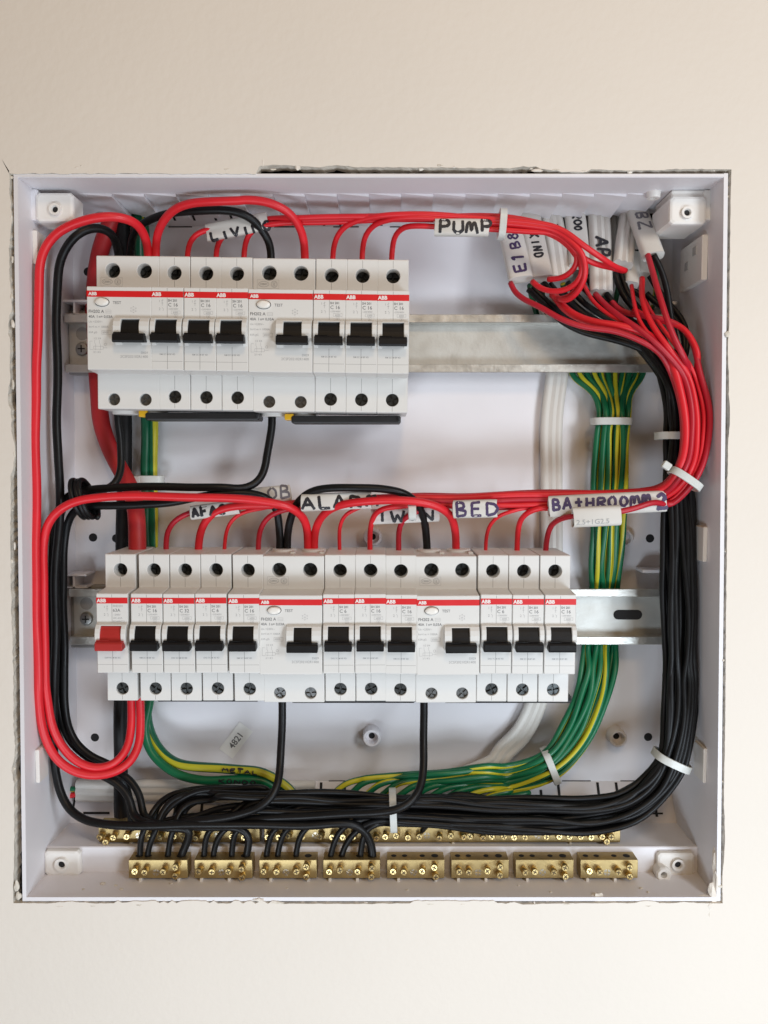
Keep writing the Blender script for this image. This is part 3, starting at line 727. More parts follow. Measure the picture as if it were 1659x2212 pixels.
FC = dict(
    body=body_mesh('body', 35.0, [(9.2, 34.3, 4.1, 8), (26.9, 34.3, 4.1, 8)], [(9.2, -37, 3.4, 5), (26.9, -37, 3.4, 5)]),
    hood=hood_mesh('toggle_surround', 35, 15.2, 34.6, 19.4, 29.2), tog=toggle_mesh('toggle', 24.3, 9.6, 17.0), strip=strip_mesh('header_strip', 35.0))
SCREW_D = screw_mesh('terminal_screw', 3.55); SCREW_T = screw_mesh('terminal_screw', 3.75); SCREW_S = screw_mesh('terminal_screw', 3.3, 1.0)
rs = random.Random(5)
def put_screw(me, m, parent, x, y, d):
    o = link('terminal_screw', me if not me.materials or me.materials[0] == MATS[m] else me.copy(), None, parent)
    if len(o.data.materials) == 0: o.data.materials.append(MATS[m])
    elif o.data.materials[0] != MATS[m]: o.data.materials[0] = MATS[m]
    o.location = B(x, y, d); o.rotation_euler = (0, rs.uniform(0, 3.14), 0)
DP = NOSE + .06
def brand(x): return [('ABB', x, HN - 4.9, NOSE + .12, 2.75, .035, 'LEFT')]
def mcb(x, y, rot, label, rating, foot, group, main=False, name='circuit_breaker'):
    t = thing(name, label, 'circuit breaker', (x, y, 0), rot, group)
    link('body', MC['body'], 'breaker_plastic', t)
    st = link('header_strip', MC['strip'], 'strip_red', t)
    print_group('brand_lettering', brand(.6), 'print_white', st, 'mbrand')
    link('toggle_surround', MC['hood'], 'breaker_plastic', t)
    link('toggle', MC['togr'] if main else MC['tog'], 'toggle_red' if main else 'toggle_black', t)
    link('seam', MC['seam'], 'seam_grey', t)
    put_screw(SCREW_T, 'dark_screw', t, 8.75, 33.3, TERM - 8.2); put_screw(SCREW_D, 'plate_screw', t, 8.75, -35.3, TERM - 2.6)
    if main:
        it = [('63A', 9.2, HN - 10.2, DP, 2.5, .005, 'LEFT')]
        pale = [('SHD201', 9.2, HN - 7.6, DP, 1.7, 0, 'LEFT'), ('~240V', 9.4, HN - 12.4, DP, 1.5, 0, 'LEFT'), ('AC-22A', 9.4, HN - 14.2, DP, 1.5, 0, 'LEFT'), ('IEC60947-3', 9.2, HN - 16, DP, 1.35, 0, 'LEFT')]
    else:
        it = [('C ' + rating, 9.2, HN - 10.4, DP, 2.7, .008, 'LEFT'), ('SH 201', 9.1, HN - 7.8, DP, 1.75, .02, 'LEFT')]
        pale = [('~230/400V', 9.2, HN - 12.1, DP, 1.25, 0, 'LEFT'), ('6000', 13.3, HN - 14.05, DP, 1.4, 0, 'CENTER'), ('3', 13.3, HN - 16, DP, 1.3, 0, 'CENTER'),
                ('line', rect(10.9, 15.7, HN - 14.35, HN - 12.75), .1, DP), ('line', rect(12.5, 14.1, HN - 16.3, HN - 14.6), .1, DP)]
    print_group('rating_print', it, 'print_grey', t, ('m', rating, main))
    sym = [('1', 4.2, HN - 8.1, DP, 1.7, 0, 'LEFT'), ('2', 4.2, HN - 12.4, DP, 1.9, 0, 'LEFT'), ('line', [(6.1, HN - 6.5), (6.1, HN - 10)], .14, DP), ('line', [(5.5, HN - 7.6), (6.7, HN - 7.0)], .14, DP), ('line', [(5.5, HN - 8.6), (6.7, HN - 8.6)], .14, DP),
           ('line', [(6.0, HN - 11.0), (6.7, HN - 11.7), (6.5, HN - 12.8)], .14, DP), (foot, 8.75, -HN + 8.2, DP, 1.25, .01, 'CENTER')]
    print_group('small_print', pale + sym, 'print_pale', t, ('mp', main, foot))
    return t
def rcd(x, y, rot, label, group):
    t = thing('residual_current_breaker', label, 'circuit breaker', (x, y, 0), rot, group)
    link('body', FC['body'], 'breaker_plastic', t)
    st = link('header_strip', FC['strip'], 'strip_red', t)
    print_group('brand_lettering', [('ABB', 1.2, HN - 4.75, NOSE + .12, 2.45, .035, 'LEFT')], 'print_white', st, 'fbrand')
    link('toggle_surround', FC['hood'], 'breaker_plastic', t); link('toggle', FC['tog'], 'toggle_black', t)
    if 'btn' not in FC:
        b = MB(); b.lathe_d(8.4, HN - 8.4, [(2.15, NOSE - .1), (2.1, NOSE + 1.2), (1.75, NOSE + 1.7), (.9, NOSE + 1.9)], 24, sx=1.72); FC['btn'] = b.mesh('test_button', True)
        b = MB(); b.lathe_d(8.4, HN - 8.4, [(2.45, NOSE - .05), (2.42, NOSE + .03)], 24, sx=1.66); FC['ring'] = b.mesh('button_gap')
        for q_, cx in enumerate((9.2, 26.9)):
            b = MB(); b.lathe_y(cx, 31, [(7.2, HT - .1), (7.2, HT + 1.2), (6.8, HT + 1.5), (6.2, HT + 1.5)], 28); FC['ct%d' % q_] = b.mesh('terminal_collar')
            b = MB(); b.lathe_y(cx, 36, [(7.4, -HT + .1), (7.4, -HT - 1.4), (6.9, -HT - 1.9)], 28); FC['cb%d' % q_] = b.mesh('terminal_collar')
            b = MB(); b.box(14.5 + 16.9 * q_, 17.2 + 16.9 * q_, HT - .1, HT + 1.1, 38, 46, .2); FC['ck%d' % q_] = b.mesh('release_tab')
    bt = link('test_button', FC['btn'], 'button_white', t); link('button_gap', FC['ring'], 'hole_dark', bt)
    for q_ in ('ct0', 'ct1', 'cb0', 'cb1'): link('terminal_collar', FC[q_], 'breaker_plastic', t)
    for q_ in ('ck0', 'ck1'): link('release_tab', FC[q_], 'breaker_plastic', t)
    for cx in (9.2, 26.9): put_screw(SCREW_T, 'steel_screw' if False else 'dark_screw', t, cx, 34.3, TERM - 6.5)
    for cx in (9.2, 26.9): put_screw(SCREW_S, 'mid_screw', t, cx, -37, TERM - 2.8)
    y0 = HN
    dark = [('TEST', 14.2, y0 - 9.3, DP, 2.1, .008, 'LEFT'), ('FH202 A', 1.0, y0 - 14.1, DP, 2.3, .016, 'LEFT'), ('40A  I n= 0,03A', 1.0, y0 - 16.8, DP, 2.0, .016, 'LEFT')]
    print_group('rating_print', dark, 'print_grey', t, 'fdark')
    pale = [('Un =230V~', 1.0, y0 - 19.4, DP, 1.6, 0, 'LEFT'), ('Im=I m = 1000A', 1.0, y0 - 22.1, DP, 1.6, 0, 'LEFT'), ('63A gG', 1.0, y0 - 25.0, DP, 1.5, 0, 'LEFT'), ('6000', 8.5, y0 - 25.1, DP, 1.6, 0, 'LEFT'), ('line', rect(8.1, 13.2, y0 - 25.6, y0 - 23.6), .12, DP),
            ('1/2 3/4', 3.6, y0 - 28.3, DP, 1.4, 0, 'LEFT'), ('2/1 4/3', 3.4, y0 - 35.6, DP, 1.4, 0, 'LEFT'), ('D029', 33.0, -HN + 8.8, DP, 1.7, 0, 'RIGHT'), ('2CSF202102R1400', 33.0, -HN + 6.6, DP, 1.95, 0, 'RIGHT'),
            ('line', rect(3.6, 8.8, y0 - 33.6, y0 - 32.0), .12, DP), ('line', [(4.2, y0 - 28.6), (4.2, y0 - 30.2), (4.7, y0 - 31.2), (4.7, y0 - 34)], .12, DP), ('line', [(6.8, y0 - 28.6), (6.8, y0 - 30.2), (7.3, y0 - 31.2), (7.3, y0 - 34)], .12, DP),
            ('line', [(3.0, y0 - 29.3), (1.6, y0 - 29.3), (1.6, y0 - 33.8), (3.4, y0 - 33.8)], .12, DP), ('line', [(8.8, y0 - 32.8), (11, y0 - 32.8)], .12, DP), ('line', ell(10.0, y0 - 31.0, .7, .7, 8), .12, DP),
            ('line', rect(10.4, 13.2, y0 - 14.2, y0 - 12.6), .1, DP), ('line', [(10.6, y0 - 13.4), (13.0, y0 - 13.4)], .1, DP),
            ]
    cert = [('line', rect(2.6, 14.6, HN + 3.4, HN + 8.2), .1, TERM + .06), ('line', ell(6.2, HN + 5.8, 2.9, 1.5), .2, TERM + .06), ('CEBEC', 6.2, HN + 5.3, TERM + .06, 1.5, .02, 'CENTER'),
            ('line', ell(12.0, HN + 5.8, 1.75, 1.75), .2, TERM + .06), ('line', ell(12.0, HN + 5.8, 1.2, 1.2), .14, TERM + .06), ('E', 12.0, HN + 5.1, TERM + .06, 1.9, .02, 'CENTER')]
    for k in range(6):
        a = math.pi / 3 * k + .5; cx, cy = 25.3, y0 - 12.2
        pale.append(('line', [(cx + 1.2 * math.cos(a - .35), cy + 1.2 * math.sin(a - .35)), (cx + 1.8 * math.cos(a), cy + 1.8 * math.sin(a)), (cx + 1.2 * math.cos(a + .35), cy + 1.2 * math.sin(a + .35))], .14, DP))
    pale.append(('25', 25.3, y0 - 12.7, DP, 1.2, 0, 'CENTER'))
    print_group('small_print', pale, 'print_pale', t, 'fpale'); print_group('certification_mark', cert, 'print_pale', t, 'fcert')
    return t
# --- upper row (left edges of the noses as they stand in the photograph)
UP = [(187.5, 'F'), (326.4, '16'), (396.9, '16'), (466.2, '16'), (535.9, 'F'), (676, '16'), (745.3, '16'), (814, '16')]
LO = [(208.5, 'S'), (283, '16'), (352.4, '32'), (421.9, '6'), (493, '16'), (559.9, 'F'), (697.4, '6'), (765.8, '16'), (832.5, '16'), (899.5, 'F'), (1037.3, '6'), (1106.2, '16'), (1175.7, '16')]
UX, LX = [], []
ULAB = ['left residual current breaker of the upper row, with oval white test button', 'C 16 breaker in the upper row, first one right of the left test-button unit', 'C 16 breaker in the upper row, middle of the left group of three', 'C 16 breaker in the upper row, just left of the second test-button unit',
        'right residual current breaker of the upper row, with oval white test button', 'C 16 breaker in the upper row, just right of the second test-button unit', 'C 16 breaker in the upper row, middle of the right group of three', 'C 16 breaker at the right end of the upper row']
LLAB = ['63 A isolator switch with a red toggle at the left end of the lower row', 'C 16 breaker in the lower row beside the red-toggle switch', 'C 32 breaker in the lower row, only one rated 32', 'C 6 breaker in the lower row beside the C 32 one',
        'C 16 breaker in the lower row, just left of its first test-button unit', 'left residual current breaker of the lower row, with oval white test button', 'C 6 breaker in the lower row, just right of its first test-button unit', 'C 16 breaker in the lower row, middle of three between two test-button units', 'C 16 breaker in the lower row, just left of its second test-button unit',
        'right residual current breaker of the lower row, with oval white test button', 'C 6 breaker in the lower row, just right of its second test-button unit', 'C 16 breaker in the lower row, second from the right end', 'C 16 breaker at the right end of the lower row']
feet = {'16': 'RM 2C M BF 4D', '6': 'D02 7C M 4S 9D', '32': 'D07 0C M BS BB', 'S': 'D09 9C M BS BC'}
for k, (u, kd) in enumerate(UP):
    x = at(u, 707, NOSE)[0]; fr = (u - 187.5) / 694; y = 73.5 - 2.7 * fr - (0.45 if kd == 'F' else 0.2)
    rot = math.radians(0.55 + rs.uniform(-.22, .22))
    t = rcd(x, y, rot, ULAB[k], 'upper row of breakers') if kd == 'F' else mcb(x, y, rot, ULAB[k], kd, feet[kd], 'upper row of breakers')
    UX.append((x, y))
for k, (u, kd) in enumerate(LO):
    x = at(u, 1367, NOSE)[0]; y = -93.9 - .9 * (k / 12) + rs.uniform(-.12, .12) - (.6 if kd == 'F' else 0)
    rot = math.radians(rs.uniform(-.25, .25) + (.35 if kd == 'S' else 0))
    if kd == 'F': t = rcd(x, y, rot, LLAB[k], 'lower row of breakers')
    else: t = mcb(x, y, rot, LLAB[k], kd, feet[kd], 'lower row of breakers', main=kd == 'S', name='isolator_switch' if kd == 'S' else 'circuit_breaker')
    LX.append((x, y))
# --- black comb busbars under the rows
def comb(x0, x1, y, label, tab=True):
    t = thing('comb_busbar', label, 'busbar', (0, 0, 0), group='black comb busbars')
    b = MB(); b.box(x0, x1, y - 4.4, y, 30, 46, .8); link('insulation', b.mesh('insulation'), 'comb_black', t)
    if tab:
        c = MB(); c.box(x0 - 4.0, x0 + 1.2, y - 2.4, y + 1.2, 36, 45, .4); link('end_cap', c.mesh('end_cap'), 'yellow_plastic', t)
    e = MB(); e.lathe_y(x1 - 1.6, 46.1, [(.8, y - 2.6), (.8, y - 1.0)], 8); link('end_pin', e.mesh('end_pin'), 'hole_dark', t)
ub = UX[0][1] - HT
comb(at(313, 895, 46)[0], at(560, 895, 46)[0], ub - 1.4, 'black comb busbar with yellow end cap under the left half of the upper row')
comb(at(629, 895, 46)[0], at(866, 895, 46)[0], ub - 3.2, 'black comb busbar with yellow end cap under the right half of the upper row')
lb = LX[0][1] - HT
comb(at(345, 1525, 40)[0], at(562, 1525, 40)[0], lb + .6, 'thin sliver of black busbar below the C 32 and C 6 breakers, lower row', False)
comb(at(632, 1525, 40)[0], at(896, 1525, 40)[0], lb - .2, 'thin sliver of black busbar below the middle of the lower row', False)
comb(at(958, 1525, 40)[0], at(1230, 1525, 40)[0], lb - .2, 'thin sliver of black busbar below the right end of the lower row', False)

# ================================================================== brass terminal blocks
def brass_screw_mesh():
    b = MB(); n = 12
    b.lathe_d(0, 0, [(1.5, -.5), (1.5, 1.6), (2.0, 1.8), (2.0, 4.0), (1.65, 4.5)], n)
    return b.mesh('clamp_screw', True)
BS = brass_screw_mesh(); BS.materials.append(MATS['brass_screw'])
bx_ = MB(); bx_.box(-.3, .3, -1.3, 1.3, 4.3, 4.56); bx_.box(-1.3, 1.3, -.3, .3, 4.3, 4.55); BX = bx_.mesh('cross_slot')
FIX = screw_mesh('fixing_screw', 2.1, .35); FIX.materials.append(MATS['plain_screw'])
FIXR = MB().lathe_d(0, 0, [(2.5, 0), (2.45, .05)], 20).mesh('fixing_recess')
def screws(t, pts, y, d, fix):
    for x, dy in pts:
        o = link('clamp_screw', BS, None, t); cr = link('cross_slot', BX, 'slot_brown', o); o.location = B(x, y + dy, d); o.rotation_euler = (math.radians(rs.uniform(-9, 12)), rs.uniform(0, 3), math.radians(rs.uniform(-11, 11)))
    for x, dy in fix:
        r = link('fixing_recess', FIXR, 'hole_dark', t); r.location = B(x, y + dy, d + .04)
        o = link('fixing_screw', FIX, None, t); o.location = B(x, y + dy, d - .1); o.rotation_euler = (0, rs.uniform(0, 3), 0)
FD1, FD0 = 57.5, 47.8
FYB = YB + 1.6; FYT = FYB + 11.0
blk_px = [(278, 405), (420, 545), (560, 684), (698, 821), (836, 960), (975, 1099), (1114, 1239), (1254, 1378)]
BNAME = ['first', 'second', 'third', 'fourth', 'fifth', 'sixth', 'seventh', 'eighth']
for k, (u0, u1) in enumerate(blk_px):
    x0, x1 = at(u0, 1880, FD1)[0], at(u1, 1880, FD1)[0]; w = x1 - x0
    t = thing('brass_terminal_block', BNAME[k] + ' brass terminal block from the left in the front row, ' + ('with black wires clamped in' if k < 4 else 'empty'), 'terminal block', (x0, FYB, 0), group='front row of brass terminal blocks')
    b = MB()
    bev = .25; b.box(0, w, 0, 11.0, FD0, FD1, bev)
    link('block', b.mesh('block'), 'brass', t)
    for fx in (.12, .31, .62, .84):
        h = MB(); h.lathe_y(w * fx, 52.6, [(1.6 if fx < .8 else 2.1, 11.02), (1.55 if fx < .8 else 2.05, 11.06)], 16); link('wire_hole', h.mesh('wire_hole'), 'hole_dark', t)
    screws(t, [(w * .12, 5.8), (w * .30, 5.8), (w * .63, 5.9), (w * .835, 8.1), (w * .835, 2.9)], 0, FD1 - .2, [(w * .465, 3.4)])
    for fx in (.12, .6) if k % 2 else (.2, .85):
        p_ = MB(); p_.box(w * fx - .8, w * fx + .8, -1.8, .2, FD1 - 3, FD1 + .9, .2); link('locating_peg', p_.mesh('locating_peg'), 'boss_plastic', t)
RD1, RD0 = 41.5, 32.0; RYB = LEDGE + .8; RYT = RYB + 11
for k, (u0, u1, fixes, lab) in enumerate(((213, 561, (300, 470), 'long brass earth bar in the rear row, left one'), (571, 1340, (681, 922, 1162), 'long brass earth bar in the rear row, right one'))):
    x0, x1 = at(u0, 1805, RD1)[0], at(u1, 1805, RD1)[0]; w = x1 - x0
    t = thing('brass_terminal_bar', lab, 'terminal bar', (x0, RYB, 0), group='rear brass terminal bars')
    b = MB(); b.box(0, w, 0, 11, RD0, RD1, .25); link('bar', b.mesh('bar'), 'brass', t)
    fx = [at(u, 1805, RD1)[0] - x0 for u in fixes]; sp = []
    xx = 3.0
    while xx < w - 2:
        if all(abs(xx - f) > 4.4 for f in fx): sp.append((xx, 5.2 + rs.uniform(-.4, .4)))
        xx += 7.1 if k == 0 else 6.4
    sp += [(5.5, 2.4), (w - 5.5, 2.2)] if k == 0 else [(w - 9, 2.4)]
    screws(t, sp, 0, RD1 - .2, [(f, 4.2) for f in fx])
    for f in range(3 if k else 2):
        p_ = MB(); c = w * (.2 + .33 * f); p_.box(c - .8, c + .8, -1.4, .2, RD1 - 3, RD1 + .9, .2); link('locating_peg', p_.mesh('locating_peg'), 'boss_plastic', t)

# ================================================================== wiring
# ---- thick red feeds
RT = 2.35
wire('red_feed_wire', 'red_wire', 2.5, path('A', (922, 600, 36), (918, 545, 38), (885, 440, 46), (825, 382, 54), (720, 358, 60), (600, 365, 62), (450, 402, 62), (350, 455, 61), (280, 545, 60), (250, 650, 60), (242, 780, 60), (235, 950, 60), (236, 1150, 60), (228, 1400, 60),
     'E', (223, 0, 60), (222, 300, 60), (225, 600, 60), (222, 900, 61), (228, 1200, 61), (238, 1659, 61), 'H', (240, 200, 60), (275, 430, 58), (355, 575, 56), (470, 655, 54), (600, 682, 52), (720, 655, 48), (820, 575, 42), (865, 470, 36), (874, 350, 32), (870, 215, 30)),
     'outer long red wire looping from the upper left breaker down to the red-toggle switch', e0=-12, e1=12)
wire('red_feed_wire', 'red_wire', 2.45, path('F', (377, 570, 30), (372, 450, 34), (335, 365, 42), (245, 305, 49), (120, 277, 52), (0, 262, 53), 'E', (1300, 488, 54), (1000, 482, 55), (800, 483, 56), (620, 490, 57), (480, 508, 58), (375, 560, 58), (305, 640, 57), (272, 740, 56), (264, 850, 56), (270, 1000, 57), (278, 1300, 57), (285, 1659, 57),
     'H', (296, 200, 56), (325, 380, 55), (385, 500, 53), (475, 588, 52), (600, 630, 50), (715, 605, 46), (788, 520, 40), (815, 400, 34), (817, 215, 30)),
     'inner long red wire from the lower left test-button breaker round to the red-toggle switch', e0=-10, e1=12)
wire('red_jumper_wire', 'red_wire', RT, path('A', (968, 600, 36), (972, 530, 38), (990, 440, 44), (1035, 360, 50), (1100, 303, 55), (1200, 268, 58), (1350, 253, 60), (1500, 250, 60), 'B', (80, 248, 60), (200, 255, 59), (300, 282, 57), (390, 335, 53), (448, 430, 46), (470, 520, 40), (475, 605, 36)),
     'thick red jumper arching between the two upper test-button breakers', e0=-12, e1=-12)
wire('red_jumper_wire', 'red_wire', RT, path('F', (416, 570, 30), (420, 480, 32), (445, 400, 38), (500, 335, 44), (600, 292, 50), (750, 272, 54), (900, 268, 55), (1050, 275, 54), (1180, 305, 50), (1260, 360, 44), (1290, 450, 36), (1296, 570, 30)),
     'thick red jumper arching between the two lower test-button breakers', e0=-10, e1=-10)
# ---- incoming mains on the left
wire('red_mains_cable', 'red_cable', 5.2, path('A', (735, 250, 8), (705, 360, 9), (665, 450, 10), (630, 560, 9), (600, 720, 7), (585, 900, 6), (590, 1200, 6), (615, 1450, 7), 'E', (628, 0, 9), (648, 90, 10), (690, 200, 12), (745, 300, 14), (800, 400, 18), (835, 520, 23), (850, 650, 27), (855, 815, 30)),
     'very thick red mains cable running down the left side into the red-toggle switch', e1=-6)
wire('black_mains_cable', 'black_cable', 4.3, path('A', (770, 250, 6), (765, 400, 7), (760, 600, 7), (765, 900, 6), (765, 1300, 6), 'E', (775, 0, 6), (778, 300, 6), (768, 500, 6), (765, 800, 6), (760, 1200, 6), (755, 1659, 6), 'H', (752, 300, 7), (750, 600, 9), (748, 760, 16), (752, 900, 27), (760, 1000, 33), (762, 1060, 36)),
     'very thick black mains cable running straight down behind both breaker rows at left')
b = MB(); q = P('A', 715, 320, 8)
bb_ = MB(); r_o, r_i = 12.5, 10.8
bb_.lathe_y(q[0], 7, [(r_i, q[1] + 30), (r_o, q[1] + 30), (r_o, q[1] - 3.5), (r_i, q[1] - 3.5), (r_i, q[1] + 30)], 32, caps=False)
link('conduit_pipe', bb_.mesh('conduit_pipe', True), 'conduit_grey', None, 'grey conduit pipe end poking through the top left of the box', 'conduit')
# ---- thick blacks on the left
BT = 2.45
wire('black_feed_wire', 'black_wire', BT, path('A', (742, 600, 26), (728, 530, 30), (690, 455, 38), (610, 418, 44), (525, 432, 48), (455, 485, 50), (405, 565, 49), (372, 660, 48), (358, 790, 47), (350, 1000, 47), (356, 1250, 47), (356, 1500, 47), 'E', (355, 0, 47), (362, 250, 47), (372, 420, 46), (372, 600, 45), (352, 850, 46), (345, 1200, 47), (340, 1659, 47),
     'H', (335, 250, 46), (335, 500, 45), (345, 650, 45), (372, 780, 47), (430, 885, 50), (530, 955, 54), (660, 982, 57), (850, 987, 58), (1200, 985, 58), (1500, 982, 58), 'I', (100, 985, 58), (350, 985, 58), (560, 975, 58), (660, 985, 57), (730, 1030, 55), (768, 1100, 53), (778, 1185, 52.6)),
     'long black wire from the upper left arch round the bottom to the fourth brass block', e0=-14, e1=-4)
wire('black_jumper_wire', 'black_wire', 2.3, path('A', (805, 620, 18), (815, 520, 20), (850, 430, 28), (930, 375, 36), (1050, 337, 44), (1200, 316, 49), (1350, 308, 51), (1480, 325, 50), (1580, 378, 46), (1640, 450, 41), 'B', (256, 520, 38), (264, 610, 36)),
     'black jumper arching behind the red one to the second upper test-button breaker', e0=-14, e1=-12)
wire('black_feed_wire', 'black_wire', 2.35, path('B', (268, 1560, 36), (270, 1659, 36), 'F', (118, 0, 37), (104, 80, 38), (55, 160, 40), (-30, 195, 43), 'E', (1400, 425, 46), (1100, 424, 47), (900, 424, 48), (700, 426, 48), (540, 438, 47), (440, 470, 44), (380, 530, 40), (345, 640, 38), (330, 800, 38), (322, 1100, 40), (318, 1659, 41),
     'H', (322, 200, 40), (345, 380, 40), (395, 500, 41), (500, 600, 43), (640, 680, 44), (745, 745, 45), (810, 830, 47), (835, 925, 50), (900, 965, 55), (1050, 1000, 56), (1180, 1015, 55), (1165, 1090, 53.5), (1122, 1190, 52.6)),
     'black wire dropping from the second upper test-button breaker and running left', e0=12, e1=-4)
wire('black_feed_wire', 'black_wire', 2.2, path('A', (730, 1540, 30), (735, 1659, 30), 'E', (745, 100, 30), (752, 220, 30), (748, 320, 32), (715, 400, 36), (640, 440, 40), (560, 455, 42), (470, 470, 42), (410, 520, 38), (372, 620, 34), (362, 800, 34), (370, 1100, 36), (365, 1659, 36),
     'H', (362, 200, 36), (385, 350, 36), (440, 470, 37), (540, 565, 38), (680, 630, 38), (790, 685, 40), (865, 790, 43), (898, 930, 48), (980, 975, 53), (1250, 1000, 55), (1480, 1005, 55), (1545, 1050, 54), (1530, 1190, 52.6)),
     'black wire from the upper left test-button breaker curving into the left bundle', e0=12, e1=-4)
wire('black_feed_wire', 'black_wire', 2.3, path('F', (198, 575, 30), (195, 440, 32), (180, 330, 36), (120, 258, 40), (30, 228, 42), 'E', (1450, 462, 44), (1250, 485, 46), (1050, 520, 48), (850, 535, 48), (650, 535, 48), (520, 545, 46), (450, 585, 42), (415, 660, 39), (400, 780, 38), (395, 1000, 38), (400, 1300, 38), (402, 1659, 38),
     'H', (398, 200, 38), (415, 350, 38), (470, 470, 39), (560, 555, 40), (690, 615, 38), (760, 680, 37), (800, 800, 36), (815, 930, 38), (830, 1020, 40)),
     'black wire from the left terminal of the lower left test-button breaker', e0=-10)
wire('black_jumper_wire', 'black_wire', 2.3, path('F', (247, 575, 30), (252, 460, 32), (272, 365, 36), (320, 275, 42), (400, 218, 47), (500, 195, 50), (680, 192, 52), (860, 202, 51), (980, 228, 48), (1050, 285, 43), (1095, 380, 37), (1112, 480, 32), (1117, 575, 30)),
     'black jumper arching between the two lower test-button breakers', e0=-10, e1=-10)
wire('black_feed_wire', 'black_wire', 2.35, path('I', (216, 215, 36), (212, 450, 38), (206, 610, 43), (190, 715, 49), (150, 805, 54), (80, 875, 57), (-40, 915, 58), 'H', (1250, 955, 57), (1050, 985, 55)),
     'black wire hanging below the lower left test-button breaker into the bundle', e0=12)
wire('black_feed_wire', 'black_wire', 2.35, path('I', (1096, 215, 36), (1093, 450, 40), (1094, 610, 47), (1078, 735, 54), (1030, 825, 60), (945, 882, 63), (820, 905, 63), (600, 915, 60), (350, 930, 57), (100, 945, 55), 'H', (1500, 955, 54)),
     'black wire hanging below the lower right test-button breaker into the bundle', e0=12)
# black wire coiled round the left wires
pts = []
c0, c1 = Vector(P('E', 482, 405, 50)), Vector(P('E', 548, 590, 50))
for k in range(0, 61):
    t = k / 60; a = t * 2 * math.pi * 3.0
    cen = c0 + (c1 - c0) * (.25 + .5 * (.5 - .5 * math.cos(a))) * 1.0
    off = Vector((4.6 * (t - .5) * 1.6, 0, 0))
    ax = (c1 - c0).normalized()
    pts.append(tuple((c0 + c1) / 2 + ax * 11.5 * math.cos(a) + Vector((0, 0, 1)) * 8.5 * math.sin(a) + off + Vector((0, 0, -2))))
wire('binding_wire', 'black_wire', 1.45, pts, 'thin black wire coiled round the left wires as a binding')

# ---- bundles: every strand keeps a slot across the bundle, drifting a little on the way
def bundle_pt(sec, a, bslot):
    c, x, y, ax, ay, half, d, dh = sec
    l = math.hypot(ax, ay)
    return P(c, x + ax / l * half * a, y + ay / l * half * a, d + dh * bslot)
rb = random.Random(21)
def strand(secs, a, bslot, drift=.10):
    out = []
    for s in secs:
        out.append(bundle_pt(s, max(-1.05, min(1.05, a + rb.uniform(-drift, drift))), max(-1, min(1, bslot + rb.uniform(-drift, drift)))))
    return out
# ---- ten thin reds: sheaths at the top right -> tied bundle down the right wall -> lower row
RSEC = [('C', 1190, 1330, 1, -.35, 82, 60, 3.5), ('C', 1245, 1560, 1, -.1, 84, 62, 4), ('G', 1250, 100, 1, 0, 78, 63, 4), ('G', 1232, 250, .95, .2, 74, 63, 4), ('G', 1172, 375, .8, .55, 66, 60, 4), ('G', 1060, 480, .4, .9, 62, 52, 3)]
def hsec(x):
    """sections of the level run above the lower row, x in photo units from the right to the left"""
    pass
RUN = [('G', 900, 508, 0, 1, 62, 46, 3), ('G', 650, 520, 0, 1, 66, 45, 3), ('G', 400, 522, 0, 1, 66, 43, 4), ('G', 150, 522, 0, 1, 62, 42, 4), ('F', 1350, 290, 0, 1, 52, 41, 4), ('F', 1050, 288, 0, 1, 48, 41, 4), ('F', 750, 292, 0, 1, 40, 40, 4), ('F', 450, 300, 0, 1, 30, 38, 3), ('F', 200, 312, 0, 1, 22, 36, 3)]
starts = [
 ('C', [(95, 765, 34), (120, 820, 37), (185, 872, 42), (285, 920, 48), (400, 985, 53), (560, 1040, 57), (750, 1068, 60), (900, 1125, 62), (1020, 1195, 62)]),
 ('C', [(370, 845, 34), (430, 920, 42), (520, 978, 48), (640, 1015, 53), (780, 1032, 57), (920, 1070, 60), (1050, 1160, 61)]),
 ('C', [(555, 780, 34), (600, 870, 42), (690, 955, 50), (800, 1015, 56), (920, 1085, 60), (1030, 1185, 61)]),
 ('C', [(622, 832, 40), (690, 905, 48), (790, 985, 56), (890, 1050, 62), (985, 1125, 65), (1080, 1220, 65)]),
 ('C', [(848, 780, 42), (862, 880, 50), (890, 985, 57), (950, 1080, 62), (1040, 1170, 64)]),
 ('C', [(914, 735, 44), (916, 850, 52), (945, 965, 58), (1000, 1065, 63), (1080, 1170, 66)]),
 ('C', [(945, 575, 44), (968, 665, 52), (1003, 790, 60), (1042, 905, 65), (1075, 1015, 68), (1120, 1130, 69), (1180, 1240, 68)]),
 ('C', [(925, 865, 40), (980, 960, 48), (1050, 1060, 55), (1120, 1160, 60), (1200, 1260, 62)]),
 ('C', [(860, 930, 38), (960, 985, 46), (1080, 1008, 52), (1170, 1045, 56), (1230, 1125, 60), (1270, 1230, 62)]),
 ('C', [(715, 865, 36), (765, 930, 42), (870, 965, 46), (1000, 985, 50), (1120, 1015, 54), (1200, 1080, 57), (1245, 1180, 60)]),
]
